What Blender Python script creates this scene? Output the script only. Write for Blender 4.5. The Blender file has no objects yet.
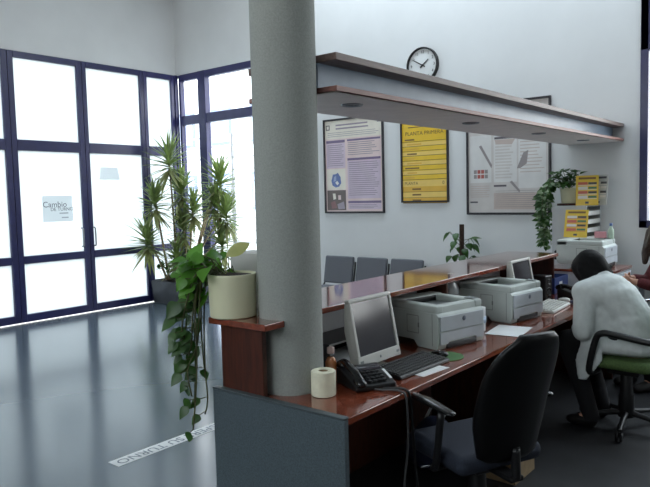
import bpy, bmesh, math, random
from mathutils import Vector, Matrix

PI = math.pi
scene = bpy.context.scene
COL = scene.collection
random.seed(7)

# ------------------------------------------------------------------ camera
CAM_Z = 1.58
cd = bpy.data.cameras.new('camera')
cam = bpy.data.objects.new('camera', cd)
COL.objects.link(cam)
cd.sensor_fit = 'HORIZONTAL'
cd.sensor_width = 36.0
cd.lens = 655.93 / 650.0 * 36.0
cd.clip_start = 0.05
cd.clip_end = 300
yaw, pit, rol = math.radians(39.148), math.radians(4.184), math.radians(-1.410)
fw = Vector((-math.sin(yaw) * math.cos(pit), math.cos(yaw) * math.cos(pit), -math.sin(pit)))
rt = Vector((math.cos(yaw), math.sin(yaw), 0))
up = rt.cross(fw)
r2 = math.cos(rol) * rt + math.sin(rol) * up
u2 = -math.sin(rol) * rt + math.cos(rol) * up
mw = Matrix((r2, u2, -fw)).transposed().to_4x4()
mw.translation = Vector((0, 0, CAM_Z))
cam.matrix_world = mw
scene.camera = cam

# ------------------------------------------------------------------ sky and exposure
SKY = 4.4
world = bpy.data.worlds.new('overcast_sky')
scene.world = world
world.use_nodes = True
wn = world.node_tree
bgn = wn.nodes['Background']
tcn = wn.nodes.new('ShaderNodeTexCoord')
sep = wn.nodes.new('ShaderNodeSeparateXYZ')
rmp = wn.nodes.new('ShaderNodeValToRGB')
wn.links.new(tcn.outputs['Generated'], sep.inputs[0])
wn.links.new(sep.outputs['Z'], rmp.inputs[0])
rmp.color_ramp.elements[0].position = 0.0
rmp.color_ramp.elements[0].color = (1.0, 0.985, 0.96, 1)
rmp.color_ramp.elements[1].position = 0.8
rmp.color_ramp.elements[1].color = (0.80, 0.91, 1.0, 1)
wn.links.new(rmp.outputs[0], bgn.inputs['Color'])
bgn.inputs['Strength'].default_value = SKY

scene.view_settings.view_transform = 'Standard'
scene.view_settings.look = 'None'
scene.view_settings.gamma = 1.0
scene.view_settings.use_curve_mapping = False
scene.view_settings.exposure = 0.46


def portal(name, loc, rot, sx, sy):
    l = bpy.data.lights.new(name, 'AREA')
    l.shape = 'RECTANGLE'
    l.size = sx
    l.size_y = sy
    l.cycles.is_portal = True
    o = bpy.data.objects.new(name, l)
    COL.objects.link(o)
    o.location = loc
    o.rotation_euler = rot
    return o


# light leaves an area lamp along its local -Z
portal('portal_back', (-7.2, 6.95, 1.75), (-PI / 2, 0, 0), 2.5, 3.5)
portal('portal_right', (0.6, 6.95, 2.8), (-PI / 2, 0, 0), 4.4, 3.2)
portal('portal_left', (-8.75, 3.7, 1.75), (0, -PI / 2, 0), 3.5, 6.4)
portal('portal_front', (-3.0, -3.3, 3.3), (PI / 2, 0, 0), 6.0, 2.0)
portal('portal_roof', (-2.95, 5.9, 5.16), (0, 0, 0), 5.9, 1.5)

# ------------------------------------------------------------------ materials


def s2l(c):
    c = c / 255.0
    return c / 12.92 if c <= 0.04045 else ((c + 0.055) / 1.055) ** 2.4


def rgb(r, g, b):
    return (s2l(r), s2l(g), s2l(b), 1.0)


MATS = {}


def mat(name, col, rough=0.5, metal=0.0, var=0.06, scale=8.0, bump=0.0, bscale=60.0, coat=0.0, spec=0.5,
        stretch=(1, 1, 1), trans=0.0, col2=None):
    if name in MATS:
        return MATS[name]
    m = bpy.data.materials.new(name)
    m.use_nodes = True
    nt = m.node_tree
    p = nt.nodes['Principled BSDF']
    p.inputs['Roughness'].default_value = rough
    p.inputs['Metallic'].default_value = metal
    p.inputs['Specular IOR Level'].default_value = spec
    p.inputs['Coat Weight'].default_value = coat
    p.inputs['Coat Roughness'].default_value = 0.06
    p.inputs['Transmission Weight'].default_value = trans
    c = rgb(*col)
    tc = nt.nodes.new('ShaderNodeTexCoord')
    mp = nt.nodes.new('ShaderNodeMapping')
    mp.inputs['Scale'].default_value = stretch
    nt.links.new(tc.outputs['Object'], mp.inputs['Vector'])
    nz = nt.nodes.new('ShaderNodeTexNoise')
    nz.inputs['Scale'].default_value = scale
    nz.inputs['Detail'].default_value = 4
    nt.links.new(mp.outputs[0], nz.inputs['Vector'])
    rp = nt.nodes.new('ShaderNodeValToRGB')
    if col2 is not None:
        a, b = c, rgb(*col2)
    else:
        a = tuple(v * (1 - var * 2) for v in c[:3]) + (1,)
        b = tuple(min(1, v * (1 + var * 2)) for v in c[:3]) + (1,)
    rp.color_ramp.elements[0].position = 0.3
    rp.color_ramp.elements[1].position = 0.7
    rp.color_ramp.elements[0].color = a
    rp.color_ramp.elements[1].color = b
    nt.links.new(nz.outputs['Fac'], rp.inputs[0])
    nt.links.new(rp.outputs[0], p.inputs['Base Color'])
    if bump:
        n2 = nt.nodes.new('ShaderNodeTexNoise')
        n2.inputs['Scale'].default_value = bscale
        nt.links.new(tc.outputs['Object'], n2.inputs['Vector'])
        bp = nt.nodes.new('ShaderNodeBump')
        bp.inputs['Strength'].default_value = bump
        bp.inputs['Distance'].default_value = 0.01
        nt.links.new(n2.outputs['Fac'], bp.inputs['Height'])
        nt.links.new(bp.outputs[0], p.inputs['Normal'])
    MATS[name] = m
    return m


def mix_glass(name, parts):
    """parts: list of (kind, colour, roughness, weight) mixed in order"""
    m = bpy.data.materials.new(name)
    m.use_nodes = True
    nt = m.node_tree
    nt.nodes.remove(nt.nodes['Principled BSDF'])
    out = [n for n in nt.nodes if n.type == 'OUTPUT_MATERIAL'][0]
    last = None
    for kind, colr, rough, w in parts:
        n = nt.nodes.new(kind)
        n.inputs['Color'].default_value = colr
        if 'Roughness' in n.inputs:
            n.inputs['Roughness'].default_value = rough
        if last is None:
            last = n.outputs[0]
        else:
            mx = nt.nodes.new('ShaderNodeMixShader')
            mx.inputs[0].default_value = w
            nt.links.new(last, mx.inputs[1])
            nt.links.new(n.outputs[0], mx.inputs[2])
            last = mx.outputs[0]
    nt.links.new(last, out.inputs['Surface'])
    MATS[name] = m
    return m


M_frost = mix_glass('frosted_glass', [
    ('ShaderNodeBsdfTranslucent', (0.60, 0.63, 0.64, 1), 0, 0),
    ('ShaderNodeBsdfTransparent', (0.95, 0.98, 1.0, 1), 0, 0.04),
    ('ShaderNodeBsdfGlossy', (0.9, 0.9, 0.9, 1), 0.25, 0.05)])
M_clear = mix_glass('clear_glass', [
    ('ShaderNodeBsdfTransparent', (0.96, 0.98, 0.99, 1), 0, 0),
    ('ShaderNodeBsdfGlossy', (0.9, 0.9, 0.9, 1), 0.02, 0.05)])
M_plastic_clear = mix_glass('clear_plastic', [
    ('ShaderNodeBsdfTransparent', (0.93, 0.96, 0.97, 1), 0, 0),
    ('ShaderNodeBsdfDiffuse', (0.8, 0.84, 0.86, 1), 0.5, 0.35),
    ('ShaderNodeBsdfGlossy', (1, 1, 1, 1), 0.08, 0.12)])

M_wall = mat('white_wall_paint', (224, 225, 225), 0.75, var=0.015, scale=2, bump=0.04, bscale=180)
M_ceil = mat('ceiling_paint', (228, 230, 231), 0.85, var=0.02)
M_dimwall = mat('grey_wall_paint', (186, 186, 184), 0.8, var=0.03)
M_navy = mat('navy_frame_paint', (38, 40, 84), 0.35, var=0.08)
M_navy2 = mat('navy_frame_paint_pale', (52, 52, 98), 0.35, var=0.08)
M_hall = mat('polished_hall_floor', (80, 92, 102), 0.17, var=0.015, scale=0.7, spec=0.55)
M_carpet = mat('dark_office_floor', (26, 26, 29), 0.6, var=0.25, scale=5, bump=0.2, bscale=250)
M_column = mat('grey_fabric_cladding', (154, 158, 153), 0.9, var=0.05, scale=140, bump=0.35, bscale=420)
M_panel = mat('slate_fabric_panel', (78, 90, 96), 0.9, var=0.12, scale=160, bump=0.3, bscale=450)
M_paneledge = mat('slate_panel_edge', (66, 76, 80), 0.5, var=0.08)
M_wood = mat('polished_red_brown_wood', (124, 60, 40), 0.14, var=0.18, scale=7, stretch=(9, 1, 9), coat=0.55, spec=0.6)
M_woodtop = mat('polished_counter_wood', (126, 62, 44), 0.09, var=0.14, scale=6, stretch=(9, 1, 9), coat=0.9, spec=0.7)
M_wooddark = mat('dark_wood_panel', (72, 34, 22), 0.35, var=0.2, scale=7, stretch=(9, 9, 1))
M_woodedge = mat('dark_wood_edge', (72, 36, 28), 0.25, var=0.15)
M_beamwood = mat('taupe_beam_edge', (112, 92, 86), 0.45, var=0.12, scale=6, stretch=(10, 1, 10))
M_beamred = mat('red_brown_beam_edge', (140, 98, 90), 0.45, var=0.12, scale=6, stretch=(10, 1, 10))
M_beamface = mat('blue_grey_beam_web', (124, 143, 163), 0.35, var=0.04)
M_beamunder = mat('pale_beam_soffit', (236, 226, 222), 0.45, var=0.03)
M_black = mat('black_plastic', (20, 20, 22), 0.4, var=0.1)
M_blackgloss = mat('black_glossy_plastic', (14, 14, 16), 0.18, var=0.1)
M_blackfab = mat('black_chair_fabric', (22, 22, 25), 0.85, var=0.15, scale=150, bump=0.2, bscale=400)
M_bluefab = mat('dark_blue_chair_fabric', (34, 40, 54), 0.85, var=0.15, scale=150, bump=0.2, bscale=400)
M_greenfab = mat('green_chair_fabric', (78, 102, 56), 0.85, var=0.12, scale=120, bump=0.2, bscale=400)
M_greyfab = mat('grey_chair_upholstery', (100, 102, 108), 0.8, var=0.08, scale=120, bump=0.15, bscale=400)
M_chrome = mat('chrome', (200, 202, 206), 0.18, metal=1.0, var=0.02)
M_steel = mat('brushed_steel', (150, 152, 156), 0.35, metal=1.0, var=0.05)
M_printer = mat('printer_putty_plastic', (196, 204, 200), 0.45, var=0.03)
M_printerfront = mat('printer_front_plastic', (190, 197, 203), 0.4, var=0.03)
M_printergrey = mat('printer_seam_grey', (120, 126, 124), 0.5, var=0.05)
M_bezel = mat('monitor_bezel', (196, 196, 190), 0.4, var=0.03)
M_screen = mat('dark_screen', (48, 46, 52), 0.12, var=0.03, spec=0.6)
M_key = mat('keyboard_keys_black', (30, 30, 32), 0.45, var=0.1)
M_whiteplastic = mat('white_plastic', (214, 214, 208), 0.4, var=0.03)
M_paper = mat('white_paper', (232, 234, 234), 0.8, var=0.02)
M_tissue = mat('tissue_paper', (226, 224, 200), 0.95, var=0.04, scale=30, bump=0.2, bscale=200)
M_cardboard = mat('cardboard', (150, 128, 98), 0.85, var=0.08, scale=20)
M_cream = mat('cream_glazed_pot', (214, 212, 180), 0.35, var=0.04, scale=3)
M_soil = mat('potting_soil', (44, 32, 24), 0.95, var=0.3, scale=40, bump=0.6, bscale=120)
M_planter = mat('dark_grey_planter', (54, 58, 66), 0.6, var=0.08)
M_boxgrey = mat('pale_grey_box', (184, 184, 180), 0.7, var=0.03)


def leafmat(name, c, c2, tr=0.25):
    m = mat(name, c, 0.38, col2=c2, scale=9)
    nt = m.node_tree
    p = nt.nodes['Principled BSDF']
    out = [n for n in nt.nodes if n.type == 'OUTPUT_MATERIAL'][0]
    t = nt.nodes.new('ShaderNodeBsdfTranslucent')
    a, b = rgb(*c), rgb(*c2)
    t.inputs['Color'].default_value = ((a[0] + b[0]) * 0.8, (a[1] + b[1]) * 0.9, (a[2] + b[2]) * 0.4, 1)
    mx = nt.nodes.new('ShaderNodeMixShader')
    mx.inputs[0].default_value = tr
    nt.links.new(p.outputs[0], mx.inputs[1])
    nt.links.new(t.outputs[0], mx.inputs[2])
    nt.links.new(mx.outputs[0], out.inputs['Surface'])
    return m


M_pothos = leafmat('pothos_leaf', (54, 104, 36), (104, 158, 60), 0.42)
M_pothosdark = leafmat('deep_green_leaf', (30, 60, 24), (60, 96, 38), 0.25)
M_paleleaf = leafmat('pale_olive_leaf', (150, 152, 92), (176, 176, 116), 0.2)
M_dragon = leafmat('dracaena_blade', (86, 106, 66), (146, 160, 110), 0.25)
M_dragonpale = leafmat('dracaena_old_blade', (128, 132, 96), (160, 160, 122), 0.25)
M_varieg = leafmat('variegated_leaf', (40, 78, 40), (150, 170, 130), 0.25)
M_stem = mat('woody_stem', (150, 132, 104), 0.8, var=0.2, scale=20)
M_vine = mat('green_vine_stem', (76, 80, 44), 0.6, var=0.15)
M_pole = mat('moss_pole_bark', (58, 40, 30), 0.95, var=0.3, scale=60, bump=0.6, bscale=150)

M_skin = mat('skin', (206, 158, 134), 0.55, var=0.05)
M_hair = mat('black_hair', (10, 9, 10), 0.7, var=0.3, scale=40, stretch=(6, 6, 1), bump=0.2, bscale=150, spec=0.2)
M_hairbrown = mat('brown_hair', (70, 60, 54), 0.45, var=0.3, scale=30, stretch=(6, 6, 1), bump=0.3, bscale=150)
M_coat = mat('white_lab_coat_cloth', (208, 214, 213), 0.85, var=0.03, scale=30, bump=0.6, bscale=7)
def deepen_bump(m, dist):
    for n in m.node_tree.nodes:
        if n.type == 'BUMP':
            n.inputs['Distance'].default_value = dist


deepen_bump(M_coat, 0.035)
M_trous = mat('dark_trousers', (20, 20, 23), 0.9, var=0.1)
M_maroon = mat('maroon_knit', (96, 40, 44), 0.9, var=0.12, scale=60, bump=0.2, bscale=200)
M_shoe = mat('dark_shoe_leather', (24, 22, 22), 0.5, var=0.1)

M_frameblk = mat('dark_picture_frame', (40, 36, 42), 0.4, var=0.06)


def cm(name, c, rough=0.35, coat=0.5):
    return mat(name, c, rough, var=0.03, scale=6, coat=coat)


# ------------------------------------------------------------------ mesh helpers


class MB:
    def __init__(self):
        self.bm = bmesh.new()
        self.mi = 0

    def _mark(self, fs):
        for f in fs:
            f.material_index = self.mi

    def box(self, x0, x1, y0, y1, z0, z1, bev=0.0, seg=2, mtx=None):
        a = Vector((min(x0, x1), min(y0, y1), min(z0, z1)))
        b = Vector((max(x0, x1), max(y0, y1), max(z0, z1)))
        t = bmesh.new()
        bmesh.ops.create_cube(t, size=1.0)
        for v in t.verts:
            v.co = Vector(((v.co.x + .5) * (b.x - a.x) + a.x, (v.co.y + .5) * (b.y - a.y) + a.y,
                           (v.co.z + .5) * (b.z - a.z) + a.z))
        if bev > 0:
            bmesh.ops.bevel(t, geom=list(t.edges), offset=bev, segments=seg, profile=0.5, affect='EDGES')
        self._merge(t, mtx)
        return self

    def _merge(self, t, mtx=None):
        if mtx is not None:
            t.transform(mtx)
        vm = {}
        for v in t.verts:
            vm[v] = self.bm.verts.new(v.co)
        for f in t.faces:
            try:
                nf = self.bm.faces.new([vm[v] for v in f.verts])
                nf.material_index = self.mi
            except ValueError:
                pass
        t.free()

    def prism(self, pts, axis, a, b, bev=0.0, mtx=None):
        """polygon pts extruded along axis from a to b. axis 'x': pts=(y,z); 'y': (x,z); 'z': (x,y)"""
        def mk(p, h):
            return {'x': (h, p[0], p[1]), 'y': (p[0], h, p[1]), 'z': (p[0], p[1], h)}[axis]
        t = bmesh.new()
        va = [t.verts.new(mk(p, a)) for p in pts]
        vb = [t.verts.new(mk(p, b)) for p in pts]
        t.faces.new(va)
        t.faces.new(list(reversed(vb)))
        n = len(pts)
        for i in range(n):
            t.faces.new([va[(i + 1) % n], va[i], vb[i], vb[(i + 1) % n]])
        bmesh.ops.recalc_face_normals(t, faces=list(t.faces))
        if bev > 0:
            bmesh.ops.bevel(t, geom=list(t.edges), offset=bev, segments=2, profile=0.5, affect='EDGES')
        self._merge(t, mtx)
        return self

    def tube(self, pts, r, seg=10, caps=True):
        pts = [Vector(p) for p in pts]
        rs = r if isinstance(r, (list, tuple)) else [r] * len(pts)
        rings = []
        prev = None
        for i, p in enumerate(pts):
            if i == 0:
                d = pts[1] - pts[0]
            elif i == len(pts) - 1:
                d = pts[-1] - pts[-2]
            else:
                d = (pts[i + 1] - pts[i]).normalized() + (pts[i] - pts[i - 1]).normalized()
            d = d.normalized() if d.length > 1e-9 else Vector((0, 0, 1))
            if prev is None:
                n = d.orthogonal().normalized()
            else:
                n = prev - d * prev.dot(d)
                n = n.normalized() if n.length > 1e-6 else d.orthogonal().normalized()
            prev = n
            b = d.cross(n)
            rings.append([self.bm.verts.new(p + (n * math.cos(2 * PI * k / seg) + b * math.sin(2 * PI * k / seg)) * rs[i])
                          for k in range(seg)])
        fs = []
        for i in range(len(rings) - 1):
            for k in range(seg):
                fs.append(self.bm.faces.new([rings[i][k], rings[i][(k + 1) % seg], rings[i + 1][(k + 1) % seg], rings[i + 1][k]]))
        if caps:
            fs.append(self.bm.faces.new(list(reversed(rings[0]))))
            fs.append(self.bm.faces.new(rings[-1]))
        self._mark(fs)
        return self

    def lathe(self, prof, c=(0, 0, 0), seg=32, axis='z'):
        """prof: (radius, height) list; zero radius closes"""
        c = Vector(c)

        def mk(r, h, a):
            x, y = r * math.cos(a), r * math.sin(a)
            v = {'z': (x, y, h), 'y': (x, h, y), 'x': (h, x, y)}[axis]
            return c + Vector(v)
        rings = []
        for r, h in prof:
            if r < 1e-6:
                rings.append([self.bm.verts.new(mk(0, h, 0))])
            else:
                rings.append([self.bm.verts.new(mk(r, h, 2 * PI * k / seg)) for k in range(seg)])
        fs = []
        for i in range(len(rings) - 1):
            A, B = rings[i], rings[i + 1]
            for k in range(seg):
                k2 = (k + 1) % seg
                if len(A) == 1 and len(B) == 1:
                    continue
                if len(A) == 1:
                    fs.append(self.bm.faces.new([A[0], B[k2], B[k]]))
                elif len(B) == 1:
                    fs.append(self.bm.faces.new([A[k], A[k2], B[0]]))
                else:
                    fs.append(self.bm.faces.new([A[k], A[k2], B[k2], B[k]]))
        self._mark(fs)
        return self

    def hull(self, ells, seg=14):
        """convex hull of ellipsoids [(centre, (rx,ry,rz)), ...]"""
        t = bmesh.new()
        for c, r in ells:
            if not isinstance(r, (list, tuple)):
                r = (r, r, r)
            for i in range(seg // 2 + 1):
                th = PI * i / (seg // 2)
                for k in range(seg):
                    ph = 2 * PI * k / seg
                    t.verts.new((c[0] + r[0] * math.sin(th) * math.cos(ph), c[1] + r[1] * math.sin(th) * math.sin(ph),
                                 c[2] + r[2] * math.cos(th)))
                    if i in (0, seg // 2):
                        break
        res = bmesh.ops.convex_hull(t, input=list(t.verts))
        junk = [e for e in res['geom_interior'] if isinstance(e, bmesh.types.BMVert)]
        bmesh.ops.delete(t, geom=junk, context='VERTS')
        loose = [v for v in t.verts if not v.link_faces]
        bmesh.ops.delete(t, geom=loose, context='VERTS')
        self._merge(t)
        return self

    def limb(self, pts, rs):
        for i in range(len(pts) - 1):
            self.hull([(pts[i], rs[i]), (pts[i + 1], rs[i + 1])], 12)
        return self

    def quad(self, a, b, c, d):
        f = self.bm.faces.new([self.bm.verts.new(v) for v in (a, b, c, d)])
        f.material_index = self.mi
        return self

    def leaf(self, base, d, nrm, L, W, droop=0.3, fold=0.25, kind='heart', n=7):
        base = Vector(base)
        d = Vector(d).normalized()
        nrm = Vector(nrm)
        nrm = (nrm - d * nrm.dot(d))
        nrm = nrm.normalized() if nrm.length > 1e-5 else d.orthogonal().normalized()
        s = d.cross(nrm).normalized()
        rows = []
        p = base.copy()
        for i in range(n + 1):
            t = i / n
            if kind == 'heart':
                w = W * 0.5 * (math.sin(PI * max(0.004, t) ** 0.62) ** 0.85) * (1.16 - 0.45 * t) + (0.002 if i == 0 else 0)
                if i == n:
                    w = 0.0008
            elif kind == 'oval':
                w = W * 0.5 * math.sin(PI * (0.04 + 0.95 * t)) ** 0.8
            else:
                w = W * 0.5 * min(1, 0.55 + t * 3) * (1 - t ** 2.2) + 0.0006
            ang = droop * t
            dd = (d * math.cos(ang) - nrm * math.sin(ang)).normalized()
            nn = (nrm * math.cos(ang) + d * math.sin(ang)).normalized()
            lift = nn * (w * fold)
            rows.append((p - s * w + lift, p.copy(), p + s * w + lift))
            p = p + dd * (L / n)
        vs = [[self.bm.verts.new(q) for q in r] for r in rows]
        fs = []
        for i in range(n):
            for k in range(2):
                fs.append(self.bm.faces.new([vs[i][k], vs[i][k + 1], vs[i + 1][k + 1], vs[i + 1][k]]))
        self._mark(fs)
        return self

    def build(self, name, m, parent=None, loc=None, rot=None, smooth=40, mods=None):
        bm = self.bm
        if smooth:
            lim = math.radians(smooth)
            for f in bm.faces:
                f.smooth = True
            for e in bm.edges:
                if len(e.link_faces) == 2:
                    try:
                        e.smooth = e.calc_face_angle() < lim
                    except ValueError:
                        e.smooth = True
        me = bpy.data.meshes.new(name)
        bm.to_mesh(me)
        bm.free()
        for k in (m if isinstance(m, (list, tuple)) else [m]):
            me.materials.append(k)
        o = bpy.data.objects.new(name, me)
        COL.objects.link(o)
        if loc is not None:
            o.location = loc
        if rot is not None:
            o.rotation_euler = rot
        if parent is not None:
            o.parent = parent
        if smooth == 40:
            wm = o.modifiers.new('even_normals', 'WEIGHTED_NORMAL')
            wm.mode = 'FACE_AREA'
            wm.weight = 100
            wm.keep_sharp = True
        return o


def remeshed(o, voxel, smooth=4):
    md = o.modifiers.new('blend', 'REMESH')
    md.mode = 'VOXEL'
    md.voxel_size = voxel
    sm = o.modifiers.new('soften', 'SMOOTH')
    sm.factor = 0.5
    sm.iterations = smooth
    dg = bpy.context.evaluated_depsgraph_get()
    dg.update()
    me = bpy.data.meshes.new_from_object(o.evaluated_get(dg))
    mats = list(o.data.materials)
    o.modifiers.clear()
    o.data = me
    me.materials.clear()
    for k in mats:
        me.materials.append(k)
    for p in me.polygons:
        p.use_smooth = True
    return o


def cut(o, cutter):
    md = o.modifiers.new('cut', 'BOOLEAN')
    md.operation = 'DIFFERENCE'
    md.object = cutter
    md.solver = 'EXACT'
    dg = bpy.context.evaluated_depsgraph_get()
    dg.update()
    me = bpy.data.meshes.new_from_object(o.evaluated_get(dg))
    o.modifiers.clear()
    o.data = me


def tag(o, label=None, cat=None, group=None, kind=None):
    if label:
        o['label'] = label
    if cat:
        o['category'] = cat
    if group:
        o['group'] = group
    if kind:
        o['kind'] = kind
    return o


def thing(name, label, cat, loc=(0, 0, 0), rz=0.0, group=None):
    o = bpy.data.objects.new(name, None)
    o.empty_display_size = 0.1
    COL.objects.link(o)
    o.location = loc
    o.rotation_euler = (0, 0, rz)
    return tag(o, label, cat, group)


def struct(o):
    o['kind'] = 'structure'
    return o


def copy_tree(o, parent=None):
    c = o.copy()
    COL.objects.link(c)
    if parent is not None:
        c.parent = parent
    for ch in [x for x in bpy.data.objects if x.parent == o and x is not c]:
        copy_tree(ch, c)
    return c


def text(name, body, size, m, parent, loc, rot, align='CENTER', sx=1.0):
    cu = bpy.data.curves.new(name, 'FONT')
    cu.body = body
    cu.size = size
    cu.align_x = align
    cu.align_y = 'CENTER'
    cu.extrude = 0.0004
    cu.resolution_u = 3
    t = bpy.data.objects.new(name, cu)
    COL.objects.link(t)
    dg = bpy.context.evaluated_depsgraph_get()
    dg.update()
    me = bpy.data.meshes.new_from_object(t.evaluated_get(dg))
    bpy.data.objects.remove(t)
    if sx != 1.0:
        for v in me.vertices:
            v.co.x *= sx
    me.materials.clear()
    me.materials.append(m)
    nw = len(body.split())
    groups = [me]
    if nw > 1:
        bm = bmesh.new()
        bm.from_mesh(me)
        seen, isl = set(), []
        for v in bm.verts:
            if v in seen:
                continue
            st_, cur = [v], []
            seen.add(v)
            while st_:
                q = st_.pop()
                cur.append(q)
                for e in q.link_edges:
                    z = e.other_vert(q)
                    if z not in seen:
                        seen.add(z)
                        st_.append(z)
            isl.append((min(q.co.x for q in cur), max(q.co.x for q in cur)))
        bm.free()
        isl.sort()
        gaps, hi = [], isl[0][1]
        for a, b in isl[1:]:
            gaps.append((a - hi, (a + hi) / 2))
            hi = max(hi, b)
        cuts = sorted(g[1] for g in sorted(gaps)[-(nw - 1):])
        groups = []
        edges = [-1e9] + cuts + [1e9]
        for a, b in zip(edges[:-1], edges[1:]):
            bm = bmesh.new()
            bm.from_mesh(me)
            bmesh.ops.delete(bm, geom=[v for v in bm.verts if not a < v.co.x <= b], context='VERTS')
            m2 = bpy.data.meshes.new(name)
            bm.to_mesh(m2)
            bm.free()
            m2.materials.append(m)
            groups.append(m2)
    for g in groups:
        o = bpy.data.objects.new(name, g)
        COL.objects.link(o)
        o.location = loc
        o.rotation_euler = rot
        o.parent = parent
    return o


def smoothpath(pts, n=6):
    pts = [Vector(p) for p in pts]
    out = []
    for i in range(len(pts) - 1):
        p0 = pts[max(i - 1, 0)]
        p1, p2 = pts[i], pts[i + 1]
        p3 = pts[min(i + 2, len(pts) - 1)]
        for k in range(n):
            t = k / n
            out.append(0.5 * ((2 * p1) + (-p0 + p2) * t + (2 * p0 - 5 * p1 + 4 * p2 - p3) * t * t +
                              (-p0 + 3 * p1 - 3 * p2 + p3) * t ** 3))
    out.append(pts[-1])
    return out


# ------------------------------------------------------------------ the room
XL, YB, XR, YF, ZC = -8.48, 6.766, 3.2, -3.0, 5.0
M2 = MB()
M2.box(XL - 0.14, -2.2, YF, YB + 0.2, -0.1, 0.0)
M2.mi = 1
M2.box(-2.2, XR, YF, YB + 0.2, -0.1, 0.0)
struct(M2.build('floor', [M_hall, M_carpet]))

c = MB()
c.box(XL - 0.2, XR + 0.2, YF - 0.2, 5.15, ZC, ZC + 0.15)
c.box(XL - 0.2, XR + 0.2, 6.65, YB + 0.2, ZC, ZC + 0.15)
c.box(XL - 0.2, -5.9, 5.15, 6.65, ZC, ZC + 0.15)
c.box(0.0, XR + 0.2, 5.15, 6.65, ZC, ZC + 0.15)
struct(c.build('ceiling', M_ceil))
k = MB()
k.box(-5.9, 0.0, 5.15, 6.65, ZC + 0.06, ZC + 0.07)
sk = struct(k.build('added_skylight', M_clear))  # skylight added out of view to brighten the upper back wall

GT = 3.53
w = MB()
w.box(XL - 0.15, XL, YF - 0.2, YB + 0.2, GT, ZC)
w.box(XL - 0.15, XL, YF - 0.2, 0.6, 0, GT)
struct(w.build('wall_left', M_wall))

WX1 = -6.0           # right edge of the corner window
RX0, RX1, RZ0, RZ1 = -1.62, 2.8, 1.2, 4.4
w = MB()
w.box(XL - 0.15, WX1, YB, YB + 0.2, GT, ZC)
w.box(WX1, RX0, YB, YB + 0.2, 0, ZC)
w.box(RX0, RX1, YB, YB + 0.2, 0, RZ0)
w.box(RX0, RX1, YB, YB + 0.2, RZ1, ZC)
w.box(RX1, XR + 0.2, YB, YB + 0.2, 0, ZC)
struct(w.build('wall_back', M_wall))
struct(MB().box(XR, XR + 0.2, YF - 0.2, YB, 0, ZC).build('wall_right', M_dimwall))
FX0, FX1, FZ0, FZ1 = -6.0, 0.0, 2.3, 4.3
w = MB()
w.box(XL, XR, YF - 0.2, YF, 0, FZ0)
w.box(XL, XR, YF - 0.2, YF, FZ1, ZC)
w.box(XL, FX0, YF - 0.2, YF, FZ0, FZ1)
w.box(FX1, XR, YF - 0.2, YF, FZ0, FZ1)
struct(w.build('wall_front', M_dimwall))
root = bpy.data.objects.new('added_fill_window', None)  # high window added behind the camera, unseen, as fill light
COL.objects.link(root)
root.location = (-3.0, YF - 0.1, FZ0)
struct(root)
f = MB()
for i in range(5):
    f.box(-3 + i * 1.475, -2.9 + i * 1.475, -0.04, 0.04, 0, 2.0, 0.004, 1)
    if i < 4:
        MB().box(-2.9 + i * 1.475, -3 + (i + 1) * 1.475, -0.004, 0.004, 0.08, 1.92).build('pane', M_clear, root)
f.box(-3, 3, -0.04, 0.04, 0, 0.08, 0.004, 1)
f.box(-3, 3, -0.04, 0.04, 1.92, 2.0, 0.004, 1)
f.build('frame', M_navy, root)
struct(MB().box(WX1 + 0.01, RX0, YB - 0.012, YB, 0, 0.09, 0.003).build('baseboard_back', M_planter))

# --- left glazed front, parallel to the desk
gx0, gx1 = XL - 0.05, XL + 0.03


def glazed(name, y0, y1, zs, stile=0.05, handle=None, m=M_navy, glass=M_frost, z0=0.012, bottom=0.10):
    """glazed leaf between y0 and y1; zs: rail heights (low, high)"""
    root = bpy.data.objects.new(name, None)
    COL.objects.link(root)
    root.location = (XL, (y0 + y1) / 2, 0)
    struct(root)
    f = MB()
    X = XL
    oy = (y0 + y1) / 2

    def b(ya, yb, za, zb, d=0.0):
        f.box(gx0 - X - d, gx1 - X + d, ya - oy, yb - oy, za, zb, 0.004, 1)
    b(y0, y0 + stile, z0, zs[-1][1])
    b(y1 - stile, y1, z0, zs[-1][1])
    b(y0 + stile, y1 - stile, z0, z0 + bottom)
    for za, zb in zs:
        b(y0 + stile, y1 - stile, za, zb)
    f.build('frame', m, root)
    prev = z0 + bottom
    for za, zb in zs:
        MB().box(-0.016, -0.008, y0 + stile - oy, y1 - stile - oy, prev, za).build('pane', glass, root)
        prev = zb
    if handle:
        h = MB()
        hy = handle - oy
        h.tube(smoothpath([(0.03, hy, 0.95), (0.07, hy, 0.96), (0.075, hy, 1.0), (0.075, hy, 1.16), (0.07, hy, 1.2), (0.03, hy, 1.21)], 4), 0.011)
        h.build('handle', M_steel, root)
    return root


rails = [(0.78, 0.88), (2.26, 2.40), (GT - 0.08, GT)]
glazed('window_1', 0.62, 2.05, rails)
glazed('window_2', 2.06, 2.98, rails)
glazed('window_3', 2.99, 4.065, rails, 0.075)
glazed('door_1', 4.07, 5.10, rails, 0.075, 4.98)
glazed('door_2', 5.105, 6.12, rails, 0.065, 5.17)
glazed('window_4', 6.125, 6.70, rails, 0.06, m=M_navy2)
struct(MB().box(gx0, gx1 + 0.02, 6.70, YB, 0, GT, 0.004, 1).build('trim_1', M_navy2))

# --- corner window in the back wall
root = bpy.data.objects.new('window_5', None)
COL.objects.link(root)
root.location = (-7.2, YB, 0)
struct(root)
f = MB()


def wb(xa, xb, za, zb, d=0.0):
    f.box(xa + 7.2, xb + 7.2, 0.0 - d, 0.08, za, zb, 0.004, 1)


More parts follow.
